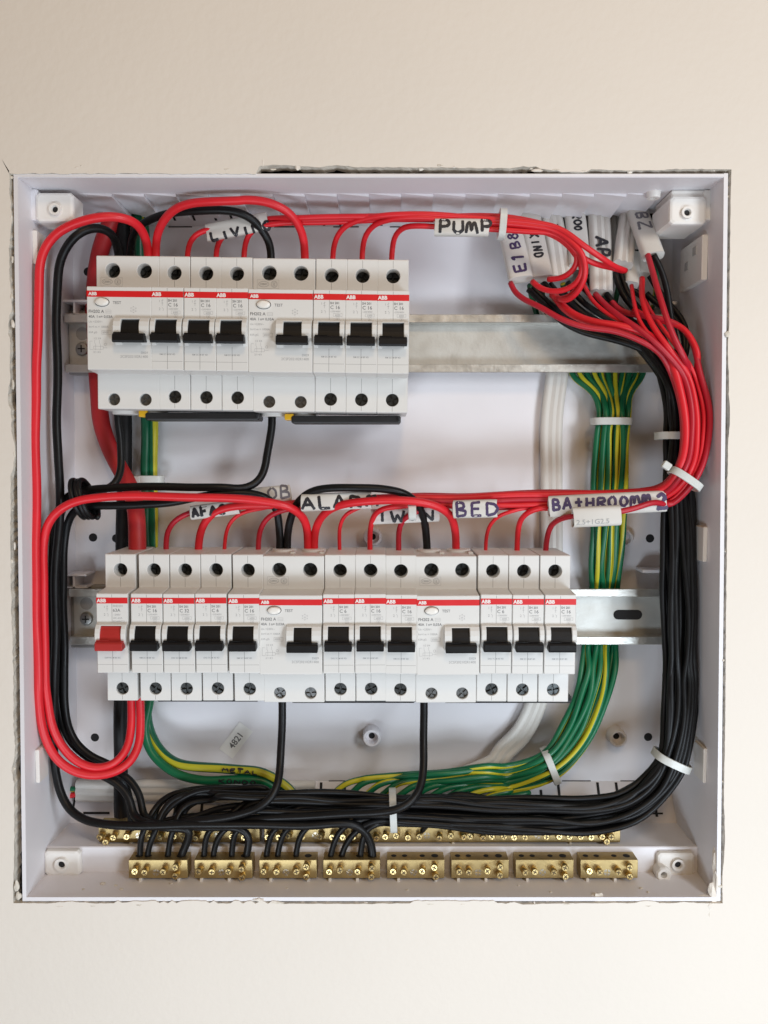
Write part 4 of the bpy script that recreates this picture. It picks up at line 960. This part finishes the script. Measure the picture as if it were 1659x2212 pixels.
ends = [  # how many level sections to follow, then the fall into the breaker
 (9, 'E', [(1480, 540, 34), (1330, 545, 34), (1180, 583, 34), (1090, 630, 33), (1045, 700, 31), (1033, 815, 30)], 1.65),
 (9, 'E', [(1540, 535, 38), (1430, 548, 38), (1340, 580, 37), (1275, 640, 34), (1243, 720, 31), (1233, 815, 30)], 2.3),
 (9, 'E', [(1620, 558, 36), (1530, 572, 36), (1460, 610, 35), (1412, 680, 33), (1397, 750, 31), (1394, 815, 30)], 1.15),
 (8, 'F', [(240, 325, 38), (160, 350, 37), (100, 405, 34), (72, 480, 31), (66, 575, 30)], 1.6),
 (7, 'F', [(680, 328, 42), (620, 345, 41), (585, 400, 37), (572, 480, 32), (573, 580, 30)], 1.15),
 (6, 'F', [(960, 312, 45), (870, 315, 45), (800, 345, 42), (768, 410, 36), (760, 490, 32), (762, 580, 30)], 1.6),
 (6, 'F', [(1080, 335, 42), (1010, 355, 40), (958, 400, 36), (940, 470, 32), (940, 582, 30)], 1.65),
 (4, 'F', [(1659, 335, 44), (1580, 352, 43), (1520, 400, 38), (1488, 470, 33), (1480, 582, 30)], 1.15),
 (3, 'G', [(330, 545, 48), (240, 555, 47), (175, 600, 42), (145, 680, 34), (135, 820, 30)], 1.65),
 (0, 'G', [(1000, 512, 60), (900, 548, 62), (790, 574, 62), (690, 592, 62), (580, 598, 62), (470, 600, 59), (395, 622, 50), (335, 680, 38), (318, 750, 33), (313, 820, 30)], 1.65),
]
rlabel = ['into the C 16 breaker beside the red-toggle switch', 'into the C 32 breaker', 'into the lower row C 6 breaker beside the C 32 one', 'into the C 16 breaker left of the first lower test-button unit', 'into the C 6 breaker right of the first lower test-button unit', 'into the middle C 16 breaker below the ALARM sleeve', 'into the C 16 breaker left of the second lower test-button unit', 'into the C 6 breaker right of the second lower test-button unit', 'into the last but one breaker of the lower row', 'into the right end breaker of the lower row']
slots = [(-1.0, -.3), (-.78, .5), (-.55, -.8), (-.32, .9), (-.12, -.2), (.12, .7), (.38, -.6), (.58, .2), (.8, -.5), (1.0, .6)]
for k in range(10):
    c, pts = starts[k]; nsec, ce, ep, r = ends[k]
    a, bs = slots[k]
    full = [P(c, *p) for p in pts] + strand(RSEC, a, bs, .06) + strand(RUN[:nsec], a, bs, .06) + [P(ce, *p) for p in ep]
    wire('red_circuit_wire', 'red_wire' if k % 3 else 'red_wire_dull', r, full, ('thicker' if r > 2 else 'thin') + ' red wire ' + rlabel[k], group='red wires of the lower row', soft=5, e1=-8)
# ---- six thin reds of the upper row: breakers -> PUMP bundle -> loops at the sheaths
TSEC = [('B', 1480, 385, 0, 1, 42, 54, 4), ('C', 45, 398, 0, 1, 45, 56, 4), ('C', 200, 415, .1, 1, 45, 58, 4)]
tst = [('A', [(1165, 605, 34), (1168, 545, 36), (1190, 492, 40), (1232, 452, 42), (1300, 432, 41), (1450, 415, 41), 'B', (250, 366, 43), (450, 360, 49), (700, 356, 50), (1000, 346, 51), (1250, 348, 53)]),
       ('A', [(1345, 605, 34), (1350, 540, 36), (1375, 485, 40), (1430, 440, 41), (1520, 415, 41), 'B', (250, 392, 42), (500, 372, 47), (800, 368, 48), (1050, 355, 50), (1250, 358, 52)]),
       ('A', [(1517, 605, 34), (1522, 530, 36), (1545, 462, 40), (1600, 420, 43), 'B', (280, 400, 45), (500, 388, 45), (800, 378, 46), (1050, 368, 49), (1250, 372, 52)]),
       ('B', [(648, 612, 34), (650, 545, 36), (678, 465, 41), (745, 402, 46), (850, 368, 50), (970, 345, 54), (1100, 338, 56), (1250, 340, 57)]),
       ('B', [(830, 612, 34), (833, 540, 36), (855, 465, 41), (910, 405, 47), (1000, 372, 52), (1120, 358, 56), (1260, 362, 57)]),
       ('B', [(1012, 612, 34), (1015, 540, 36), (1035, 465, 42), (1075, 425, 47), (1140, 412, 51), (1280, 415, 54)])]
ten = [('C', [(360, 420, 60), (450, 475, 62), (520, 545, 63), (548, 640, 62), (525, 745, 58), (455, 800, 52), (360, 822, 47), (280, 800, 42), (230, 755, 38)]),
       ('C', [(350, 440, 59), (440, 495, 60), (500, 570, 60), (515, 650, 58), (470, 705, 54), (400, 738, 49), (330, 742, 44)]),
       ('C', [(345, 460, 57), (430, 510, 58), (500, 590, 58), (540, 680, 56), (520, 790, 52), (460, 855, 47), (385, 870, 42), (350, 840, 38)]),
       ('C', [(380, 420, 63), (470, 470, 65), (560, 540, 66), (650, 602, 64), (735, 662, 58), (810, 688, 50)]),
       ('C', [(370, 435, 62), (470, 500, 64), (545, 590, 65), (565, 680, 63), (545, 780, 58), (490, 850, 52), (430, 880, 46), (390, 862, 42)]),
       ('C', [(360, 460, 60), (450, 520, 61), (530, 600, 61), (640, 650, 58), (735, 672, 52), (800, 690, 46)])]
tlab = ['leftmost thin red wire of the upper row, passing through the LIVING sleeve', 'second thin red wire of the upper row, rising beside the LIVING sleeve', 'third thin red wire of the upper row, left of the second test-button unit', 'fourth thin red wire of the upper row, right of the second test-button unit', 'fifth thin red wire of the upper row, arching up beside the PUMP wire', 'thin red wire passing through the PUMP sleeve into the end breaker']
tsl = [(-.9, -.5), (-.35, -.9), (.1, -.8), (-.7, .6), (-.1, .5), (.75, .2)]
for k in range(6):
    c, items = tst[k]; c2, it2 = ten[k]
    full = path(c, *items) + strand(TSEC, *tsl[k], drift=.05) + path(c2, *it2)
    wire('red_circuit_wire', 'red_wire', 1.6, full, tlab[k], group='red wires of the upper row', soft=4, e0=-14)
# ---- black neutrals: sheaths -> right bundle -> bottom bundle -> front brass blocks
BSEC = [('C', 1100, 1380, 1, -.4, 62, 44, 7), ('C', 1135, 1560, 1, -.15, 66, 43, 7), ('G', 1140, 120, 1, 0, 72, 43, 7), ('G', 1132, 350, 1, 0, 80, 42, 7), ('G', 1148, 700, 1, 0, 100, 43, 7), ('G', 1150, 1100, 1, 0, 104, 44, 7), ('G', 1155, 1500, 1, 0, 98, 45, 7), ('J', 1157, 60, 1, 0, 95, 46, 7), ('J', 1145, 320, 1, .05, 93, 48, 7),
        ('J', 1098, 585, .9, .42, 82, 50, 7), ('J', 1000, 745, .72, .7, 92, 51, 7), ('J', 840, 865, .4, .92, 104, 52, 7), ('J', 600, 925, .12, 1, 106, 52, 6), ('J', 300, 930, 0, 1, 108, 51, 6), ('J', 0, 922, 0, 1, 104, 50, 6), ('I', 1250, 905, 0, 1, 98, 49, 6), ('I', 905, 890, 0, 1, 84, 48, 6), ('I', 600, 880, 0, 1, 92, 48, 6), ('I', 300, 880, 0, 1, 92, 48, 6), ('I', 0, 880, 0, 1, 95, 48, 6), ('H', 1350, 880, 0, 1, 95, 47, 6)]
bst = [[(205, 805, 30), (290, 885, 33), (410, 1000, 35), (560, 1078, 37), (700, 1110, 39), (860, 1155, 41), (980, 1235, 43)],
       [(230, 790, 28), (330, 890, 31), (470, 1000, 34), (620, 1070, 36), (780, 1110, 39), (920, 1170, 41)],
       [(300, 760, 28), (400, 880, 31), (560, 990, 34), (720, 1070, 37), (870, 1130, 40)],
       [(390, 820, 28), (480, 900, 31), (620, 990, 34), (780, 1070, 37), (930, 1150, 40)],
       [(450, 760, 26), (540, 880, 30), (680, 980, 34), (840, 1070, 38)],
       [(570, 720, 28), (640, 860, 31), (760, 970, 35), (900, 1080, 39)],
       [(690, 830, 36), (740, 900, 38), (840, 990, 40), (960, 1090, 42)],
       [(745, 700, 32), (775, 800, 34), (840, 900, 37), (940, 1010, 40), (1030, 1130, 43)],
       [(780, 700, 30), (830, 840, 34), (920, 960, 38), (1030, 1080, 42)],
       [(985, 590, 46), (1030, 680, 46), (1065, 800, 46), (1085, 920, 46), (1110, 1050, 45), (1140, 1180, 44)],
       [(940, 830, 32), (1010, 900, 34), (1090, 950, 36), (1150, 1030, 38), (1180, 1150, 40)],
       [(960, 720, 32), (1040, 850, 34), (1120, 940, 36), (1175, 1020, 38), (1195, 1140, 40)]]
drop = [('H', 893, 1020, 870, 1190), ('H', 962, 1025, 915, 1190), ('H', 1072, 1025, 1043, 1190), ('H', 1302, 1015, 1268, 1190), ('H', 1392, 1010, 1325, 1190), ('H', 1475, 1015, 1440, 1190),
        ('I', 160, 1010, 115, 1190), ('I', 240, 1005, 185, 1190), ('I', 350, 1010, 300, 1190), ('I', 590, 1005, 512, 1190), ('I', 690, 1003, 580, 1190), ('I', 740, 1010, 700, 1190)]
def xd(c, x): return px(c, x, 0)[0]
secx = [px(s[0], s[1], 0)[0] for s in BSEC]
bsl = [(-1, .2), (-.8, -.7), (-.62, .8), (-.45, -.2), (-.28, .9), (-.1, -.9), (.08, .3), (.25, -.5), (.45, .9), (.62, -.1), (.82, .6), (1.0, -.3)]
order = [0, 1, 2, 3, 4, 5, 6, 7, 8, 9, 10, 11]
for k in range(12):
    a, bs = bsl[k]; c, x1, y1, x2, y2 = drop[k]
    xe = xd(c, x1)
    # follow the bundle as far left as the strand's own drop
    keep = [s for s, sx in zip(BSEC, secx) if s[0] in 'CG' or sx > xe + 45 or (s[0] == 'J' and s[2] < 800)]
    full = [P('C', *p) for p in bst[k]] + strand(keep, a, bs, .16)
    if k < 3:      # these turn over in a high arc first
        arcs = [[(1250, 772, 40), (1080, 790, 41), (985, 850, 43), (935, 930, 47)], [(1300, 785, 43), (1130, 800, 44), (1040, 850, 46), (990, 935, 50)], [(1330, 830, 45), (1210, 840, 46), (1140, 875, 48), (1100, 945, 52)]][k]
        full += [P('H', *p) for p in arcs]
    else:
        full += [P(c, x1 + 70, y1 - 38, 54)]
    full += [P(c, x1, y1, 55), P(c, (x1 * .4 + x2 * .6), (y1 + y2) / 2 - 20, 54), P(c, x2, y2, 52.6)]
    wire('black_neutral_wire', 'black_wire', 1.75, full, 'thin black wire from the right bundle dropping into the ' + ('first', 'second', 'third', 'fourth')[k // 3] + ' brass block, ' + ('left', 'middle', 'right')[k % 3] + ' one', group='black neutral wires in the bundle', soft=5, e1=-4)
# filler strands of the same bundle that end on the rear bar
for k in range(7):
    a, bs = (-.9 + k * .3), rb.choice((-.9, -.6, .7, .95))
    keep = BSEC[0:16 + (k % 5)]
    sx_ = (250, 340, 430, 520, 600, 700, 800)[k]; sy_ = (800, 770, 830, 760, 800, 850, 740)[k]
    full = [P('C', sx_, sy_, 26), P('C', sx_ + 60, sy_ + 70, 29), P('C', sx_ + 150, sy_ + 140, 32), P('C', sx_ * .55 + 470, 1040 + 6 * k, 35), P('C', sx_ * .35 + 730, 1110 + 12 * k, 38)] + strand(keep, a, bs, .2)
    last = keep[-1]; c, x, y = last[0], last[1], last[2]
    full += [P(c, x - 120, y + 60, 44), P(c, x - 170, y + 120, 40)]
    wire('black_neutral_wire', 'black_wire', 1.75, full, 'thin black wire leaving ' + ('the E1 sheath', 'the KIND sheath', 'the third sheath from the left', 'the ROO sheath', 'the left edge of the AP sheath', 'the right edge of the AP sheath', 'the leaning ribbed sheath')[k] + ' behind the red wires', group='black wires ending on the rear bar', soft=5)
for k, arc in enumerate(([(1659, 775, 38), (1400, 755, 38), (1200, 758, 38), (1060, 800, 38), (985, 860, 39), (960, 930, 40), (955, 990, 41)], [(1659, 800, 41), (1450, 790, 41), (1280, 800, 41), (1160, 830, 41), (1100, 885, 42), (1085, 960, 42)], [(1659, 825, 40), (1480, 815, 40), (1350, 815, 40), (1220, 835, 40), (1150, 885, 41), (1135, 960, 42)], [(1659, 760, 44), (1450, 762, 44), (1230, 775, 44), (1110, 830, 45), (1030, 900, 48), (990, 975, 51)], [(1659, 870, 46), (1500, 860, 46), (1360, 880, 47), (1240, 925, 49), (1120, 960, 52), (1010, 985, 53)], [(1659, 900, 44), (1480, 905, 45), (1300, 920, 47), (1150, 935, 49), (1020, 960, 50), (930, 985, 50)])):
    wire('black_loop_wire', 'black_wire', 1.75, [P('I', 420, 860 + 10 * k, 42), P('I', 200, 830 + 15 * k, 40)] + [P('H', *p) for p in arc], ('outermost black wire curling down behind', 'middle black wire curling down behind', 'innermost black wire curling down behind', 'highest black wire arching over', 'black wire slanting through the middle of', 'black wire slanting through the lower half of')[k] + ' the bundle at lower left', group='curled black wires at lower left', soft=4)
# ---- earths
def earth(name, r, pts, label, m='earth_wire', group=None, tw=.004, ph=None):
    return wire(name, m, r, pts, label, group=group, soft=4, twist=tw, phase=rb.random() if ph is None else ph)
GSEC = [('C', 740, 1590, 1, 0, 85, 15, 6), ('G', 730, 60, 1, 0, 92, 15, 6), ('G', 715, 350, 1, 0, 100, 15, 6.5), ('G', 700, 650, 1, 0, 95, 14, 6.5), ('G', 688, 930, 1, 0, 84, 9, 4.5), ('G', 680, 1060, 1, 0, 82, 5, 2.6), ('G', 660, 1250, 1, 0, 88, 4.6, 2.4), ('G', 645, 1420, 1, 0, 98, 5, 2.6), ('J', 640, 0, 1, .05, 102, 10, 5), ('J', 600, 180, 1, .2, 105, 15, 6.5), ('J', 500, 410, .78, .62, 100, 19, 6.5), ('J', 345, 610, .35, .93, 78, 24, 7)]
gl = [(-1, .3), (-.8, -.6), (-.6, .8), (-.4, -.1), (-.2, .9), (0, -.8), (.2, .6), (.42, -.4), (.62, .9), (.82, 0), (1, .5)]
for k in range(11):
    a, bs = gl[k]
    x0 = 470 + 45 * k
    full = [P('C', 560 + 40 * k, 1090, 6), P('C', x0 + 10, 1230, 4), P('C', x0 + 4, 1330, 6), P('C', 620 + 22 * k, 1460, 11)] + strand(GSEC, a, bs, .13)
    # level run to the left: upper strands go furthest, each curls down to the rear bar
    xe = 520 + 105 * k
    yk = lambda x: 640 + (x < 900) * 0
    L0 = [('J', 100, 640 + 14 * k * .95, 27)]
    run = []
    xs = 1500
    top = lambda x: 600 + (1659 - x) * .105          # upper outline of the run (I)
    frac = k / 10
    while xs > xe + 170:
        th = 190 - (1659 - xs) * .07
        run.append(P('I', xs, top(xs) + th * frac + rb.uniform(-8, 8), 27 + 8 * rb.random())); xs -= 260
    tail_y = max(top(xe + 140) + 30, 700)
    yq = lambda dx: top(xe + dx) + (190 - (1659 - xe - dx) * .07) * frac
    full += [P('J', 60, 622 + 170 * frac, 27)] + run + [P('I', xe + 190, yq(190), 33), P('I', xe + 95, yq(95) + 12, 35), P('I', xe + 5, max(yq(5) + 40, 800), 36), P('I', xe - 90, 880, 36), P('I', xe - 150, 950, 36)]
    earth('earth_wire', 1.85, full, 'green and yellow earth wire, ' + ('first', 'second', 'third', 'fourth', 'fifth', 'sixth', 'seventh', 'eighth', 'ninth', 'tenth', 'eleventh')[k] + ' from the left under the tie below the upper rail', group='earth wires in the right-hand bundle', tw=rb.choice((-1, 1)) * rb.uniform(.001, .005))
for k, pp in enumerate(([(215, 780, 29), (222, 840, 22), (236, 895, 12), (252, 945, 4.5), (275, 1010, 4), (300, 1100, 4)], [(300, 760, 26), (290, 830, 21), (298, 890, 12), (320, 945, 4.5), (340, 1010, 4), (380, 1100, 4)], [(420, 770, 22), (435, 840, 17), (455, 900, 10), (480, 950, 4.5), (510, 1050, 4)], [(700, 800, 30), (685, 860, 22), (660, 910, 12), (645, 955, 4.5), (630, 1050, 4)], [(790, 690, 30), (770, 780, 24), (750, 870, 14), (735, 945, 4.5), (720, 1030, 4)], [(955, 575, 43), (985, 650, 43), (1003, 730, 38), (1005, 820, 26), (985, 890, 12), (960, 945, 4.5), (930, 1040, 4)])):
    earth('earth_wire', 1.7, [P('C', *p) for p in pp], 'earth wire leaving ' + ('the E1 sheath', 'the KIND sheath', 'the third sheath', 'the AP sheath', 'the leaning ribbed sheath', 'the BZ sheath')[k] + ' and dipping behind the upper rail', 'earth_wire_dark', 'earth wires leaving the sheaths')
earth('earth_cable', 3.0, path('A', (850, 300, 10), (860, 450, 12), (868, 620, 10), (880, 900, 7), (895, 1300, 7), 'E', (905, 0, 8), (908, 350, 8), (912, 600, 8), (915, 1000, 8), (912, 1500, 8), 'H', (912, 230, 9), (925, 380, 12), (985, 510, 17), (1080, 590, 22), (1220, 622, 26), (1420, 638, 28), (1620, 655, 29), 'I', (150, 690, 30), (240, 745, 31), (300, 815, 32), (320, 900, 33)),
      'thick green and yellow earth wire marked in black pen at lower left', 'earth_wire_dark', tw=.0012, ph=.62)
earth('earth_cable', 2.7, path('A', (890, 330, 8), (905, 480, 8), (915, 620, 8), (930, 900, 7), (950, 1300, 7), 'E', (955, 0, 8), (955, 350, 8), (958, 600, 8), (955, 1000, 8), (945, 1500, 8), 'H', (928, 230, 13), (900, 380, 17), (930, 510, 20), (1010, 610, 24), (1120, 680, 28), (1280, 708, 30), (1450, 700, 30), (1640, 712, 30), 'I', (180, 765, 30), (230, 850, 31)),
      'lower of the two earth wires curving under the red loop at left', 'earth_wire', tw=.0016, ph=.05)
# pen marks on the thick earth wire
ss, _ = skin(P('H', 1380, 640, 29), P('H', 1640, 662, 30), 3.0, 3.0, .15)
link('pen_mark', pen(ss, 'METAL', 1, .0, 2.2, 4.6, .75, seed=61).mesh('pen_mark'), 'marker_black', None, 'black pen word METAL on the thick green earth wire', 'handwriting')
ss, _ = skin(P('H', 1365, 702, 30), P('H', 1640, 715, 30), 2.7, 2.7, .15)
link('pen_mark', pen(ss, 'KONDO', 0, -1.2, 2.6, 4.8, .75, seed=62).mesh('pen_mark'), 'marker_black', None, 'black pen word KONDO on the lower earth wire', 'handwriting')

# ---- white sheathed cables
flat_cable('white_flat_cable', path('C', (390, 1180, 4), (384, 1330, 4.5), 'G', (352, 0, 5), (350, 400, 5), (352, 800, 5), (350, 1300, 4.5), 'J', (290, 60, 4.5), (250, 240, 5), (160, 420, 6), (40, 540, 8), 'I', (1560, 590, 10), (1420, 660, 12), (1250, 720, 14)), 13.8, 5.4, 'white flat three-core cable running down behind the lower row', lobes=3)
flat_cable('white_flat_cable', path('H', (478, 770, 10), (560, 772, 10), (720, 776, 10), (900, 770, 10), (1100, 772, 10), (1400, 780, 10), 'I', (100, 775, 10), (420, 775, 10)), 14.0, 6.2, 'white flat cable lying across the bottom left with its end cut open', lobes=3)
wire('cut_core', 'red_wire', 1.7, path('H', (395, 812, 11), (440, 800, 11), (500, 792, 10)), 'short red core stub at the cut end of the bottom white cable')
earth('cut_core', 1.7, path('H', (390, 756, 11), (440, 760, 11), (500, 766, 10)), 'short green and yellow core stub at the cut end of the bottom white cable')
SH = [  # (path, width, thickness, lobes, label, texts)
 ([(20, 250, 8), (60, 330, 14), (105, 500, 24), (160, 745, 34)], 14.2, 5.6, 1, 'white cable sheath marked E1 B8 in purple, leftmost at the top right', [('E1', -58, 0, 6.6, 7, 1.35, 'marker_purple'), ('B8', -42, 0, 5.6, 6, 1.1, 'marker_purple')]),
 ([(175, 250, 8), (205, 330, 13), (245, 520, 22), (290, 740, 32)], 13.0, 5.6, 1, 'white cable sheath marked KIND in black, second from the left at the top right', [('KIND', 29, 0, 5.2, 4.6, 1.2, 'marker_black')]),
 ([(320, 250, 7), (345, 350, 11), (380, 520, 18), (410, 730, 24)], 13.6, 5.6, 3, 'white cable sheath with a short pen stroke, third from the left at the top right', [('1-', 20, 0, 4, 4, .9, 'marker_black')]),
 ([(480, 250, 8), (495, 350, 13), (512, 500, 20), (525, 660, 27)], 12.4, 5.6, 1, 'white cable sheath marked ROO, behind the red loops at the top right', [('!ROO', 9, 0, 4.8, 4.5, 1.2, 'marker_black')]),
 ([(640, 250, 8), (645, 350, 14), (655, 550, 24), (660, 825, 36)], 13.2, 5.8, 3, 'ribbed white cable sheath marked AP in black', [('AP', 32, 0, 7.0, 7.8, 1.6, 'marker_black')]),
 ([(735, 250, 4), (740, 400, 6), (745, 600, 12), (750, 720, 16)], 9.0, 5.0, 3, 'narrow white cable sheath in shadow beside the AP one', []),
 ([(850, 250, 10), (835, 350, 16), (812, 500, 26), (795, 650, 34)], 11.6, 5.8, 3, 'ribbed white cable sheath leaning left below the right end of the opening', []),
 ([(875, 260, 8), (870, 450, 14), (855, 640, 24), (845, 780, 32)], 8.4, 5.4, 1, 'narrow white cable sheath with a pen stroke behind the leaning ribbed one', [('1', 36, 0, 4, 4, 1, 'marker_black')]),
 ([(262, 250, 3), (275, 400, 6), (305, 560, 10), (335, 690, 14)], 8.5, 6.4, 1, 'white cable sheath in shadow between the KIND one and the third one', []),
 ([(600, 250, 3), (600, 400, 6), (605, 560, 10), (600, 730, 15)], 8.0, 6.4, 1, 'white cable sheath in shadow between the ROO one and the AP one', []),
 ([(930, 420, 8), (925, 560, 16), (920, 720, 26)], 8.0, 5.0, 1, 'short white cable sheath behind the BZ one', []),
 ([(860, 250, 14), (885, 330, 22), (930, 450, 34), (985, 600, 44)], 12.2, 5.6, 1, 'white cable sheath marked BZ leaning right beside the corner boss', [('BZ', 18, 0, 7, 8.2, 1.3, 'marker_faded')]),
]
for k, (pp, w, t, lob, lab, txts) in enumerate(SH):
    pts = [P('C', *p) for p in pp]
    t += 1.6
    o = flat_cable('white_cable_sheath', pts, w, t, lab, 'white cable sheaths at the top right', lob, cat='cable')
    if txts:
        c = smooth_pts(spline(pts, 3.0), 2); L = [0]
        for i in range(1, len(c)): L.append(L[-1] + (c[i] - c[i - 1]).length)
        def surf(u, v, c=c, L=L, w=w, t=t):
            i = 0
            while i < len(c) - 2 and L[i + 1] < u: i += 1
            f = (u - L[i]) / max(1e-6, L[i + 1] - L[i]); p = c[i] + (c[i + 1] - c[i]) * f
            tg = (c[i + 1] - c[i]).normalized(); side = Vector((tg.y, -tg.x, 0)); side = (side - tg * side.dot(tg)).normalized(); nn = side.cross(tg); nn = nn if nn.z > 0 else -nn
            q = max(-.95, min(.95, v / (w / 2)))
            return tuple(p - side * v + nn * (t / 2 * (1 - abs(q) ** 3.2) ** .32 + .18))
        surf0 = surf
        for txt, u, v, hh, adv, wp, mm_ in txts:
            surf = surf0
            if u < 0: f0 = surf; surf = lambda uu, vv, f0=f0: f0(-uu, -vv)      # read upwards
            link('handwriting', pen(surf, txt, u, -hh / 2, hh, adv, wp, seed=70 + k).mesh('handwriting'), mm_, o)

# ---- marker sleeves cut from cable sheath
sleeve('marker_sleeve', P('A', 1288, 456, 40), P('B', 245, 378, 43), 5.0, 2.6, 'white sleeve reading LIVING, half hidden on the upper red wires', [('LIVING', 2.0, -5.4, 4.2, 6.2, 1.4, 'marker_black')], seed=5)
sleeve('marker_sleeve', P('B', 1280, 420, 57), P('B', 1618, 422, 57), 4.7, 2.7, 'white sleeve reading PUMP on the upper red wires', [('PUmP', 2.2, -3.3, 6.5, 7.7, 1.5, 'marker_black')], seed=6)
sleeve('marker_sleeve', P('F', 335, 285, 47), P('F', 770, 265, 48), 5.0, 2.4, 'white sleeve reading ALARM above the middle of the lower row', [('ALARm', .8, -3.8, 7.4, 9.2, 1.55, 'marker_black')], seed=7)
sleeve('marker_sleeve', P('F', 1278, 325, 50), P('F', 1550, 318, 51), 5.2, 2.6, 'white sleeve reading BED above the right part of the lower row', [('BED', 1.5, -3.6, 7.0, 8.6, 1.4, 'marker_purple')], seed=8)
sleeve('marker_sleeve', P('G', 332, 545, 51), P('G', 1058, 510, 54.5), 6.1, 3.0, 'long white sleeve reading BATHROOMM 2 on the right red bundle', [('BAtHROOmm', 1.6, -1.8, 6.2, 6.3, 1.45, 'marker_purple'), ('2', 60, -4.2, 8.6, 8, 1.9, 'marker_purple')], seed=9)
o, s_ = sleeve('marker_sleeve', P('G', 480, 612, 62), P('G', 775, 598, 62), 5.7, 3.0, 'small white sleeve printed 2.5+1G2.5 overlapping the long marked one', seed=10)
vs, fs = text_mesh('2.5+1G2.5', 3.9, 0.004)
b = MB(); b.add([s_(1.4 + x * 1.12, -4.0 + y) for x, y in vs], fs); link('printed_code', b.mesh('printed_code'), 'print_pale', o)
sleeve('marker_sleeve', P('F', 770, 372, 36), P('F', 1190, 352, 36), 4.6, 2.2, 'white sleeve partly hidden behind the black jumper, reading IWIN', [('IWIN', 3.0, -3.4, 6.4, 9.0, 1.5, 'marker_black')], seed=11)
sleeve('marker_sleeve', P('F', -90, 258, 33), P('F', 268, 225, 34), 5.2, 2.4, 'grey-white sleeve reading OB behind the thick red and black wires', [('OB', 21, -2.6, 6.8, 7.6, 1.2, 'marker_faded')], seed=12)
sleeve('marker_sleeve', P('E', 1188, 585, 36), P('E', 1490, 545, 36), 4.2, 2.4, 'small white sleeve with blotted letters above the C 16 and C 32 breakers', [('AFAC', 1.2, -2.8, 5.2, 5.2, 1.6, 'marker_black')], seed=13)

# ---- cable ties
tie('C', 42, 400, 57, 17.5, 4.0, 86, 11, 'nylon tie round the upper red bundle near the E1 sheath')
tie('C', 718, 1628, 15, 26.5, 4.6, 0, 17, 'nylon tie round the green earth bundle below the upper rail')
tie('G', 1110, 104, 44, 22, 4.4, 0, 18, 'nylon tie round the black bundle behind the red one')
tie('G', 1182, 374, 61, 21.5, 4.4, -34, 13, 'nylon tie with its head, where the red bundle turns left', head=(-13.5, 1.5))
tie('F', 1024, 342, 50, 9.5, 4.4, 92, 9, 'small nylon tie among the red wires beside the black jumper')
tie('I', 905, 892, 49, 26.5, 4.2, 92, 17, 'nylon tie round the black bundle at the bottom centre')
tie('J', 342, 615, 24, 24.5, 4.4, -68, 18, 'nylon tie round the green earth bundle at lower right')
tie('J', 1096, 582, 50, 24.5, 4.6, -25, 18, 'nylon tie round the black bundle at lower right')
tie('E', 932, 376, 9, 19, 5.0, 0, 10, 'nylon tie with its head round the two left earth wires', head=(-7, 4))
# ---- number sticker on the back panel
q = at(510, 1599, .3); st = thing('number_sticker', 'small white sticker reading 4821 stuck askew on the back panel', 'sticker', q, math.radians(-53))
b = MB(); b.box(-11.2, 11.2, -5.4, 5.4, 0, .15, 0); link('paper', b.mesh('paper'), 'sticker', st)
vs, fs = text_mesh('4821', 6.0, .015, 'CENTER'); b = MB(); b.add([(x, y - 2.0, .2) for x, y in vs], fs); link('printed_number', b.mesh('printed_number'), 'print_grey', st)

# ---- plaster chips lying on the floor of the box
for k, (u, v, d, r) in enumerate(((222, 1898, 61, 1.0), (250, 1905, 63, .7), (262, 1918, 67, .8), (180, 1915, 67, .6), (370, 1902, 61, .6), (620, 1915, 66, .5), (880, 1918, 68, .6), (1120, 1908, 63, .5), (1190, 1922, 70, .6), (1385, 1912, 66, .8), (1400, 1925, 70, .6))):
    q = at(u, v, d); b = MB(); blob(b, (q[0], YB + r * .45, d), r, 90 + k, (1.5, .7, 1.1)); link('plaster_chip', b.mesh('plaster_chip'), 'raw_plaster', None, 'tiny plaster chip on the bottom ledge of the box', 'plaster chip', 'plaster chips on the box floor')
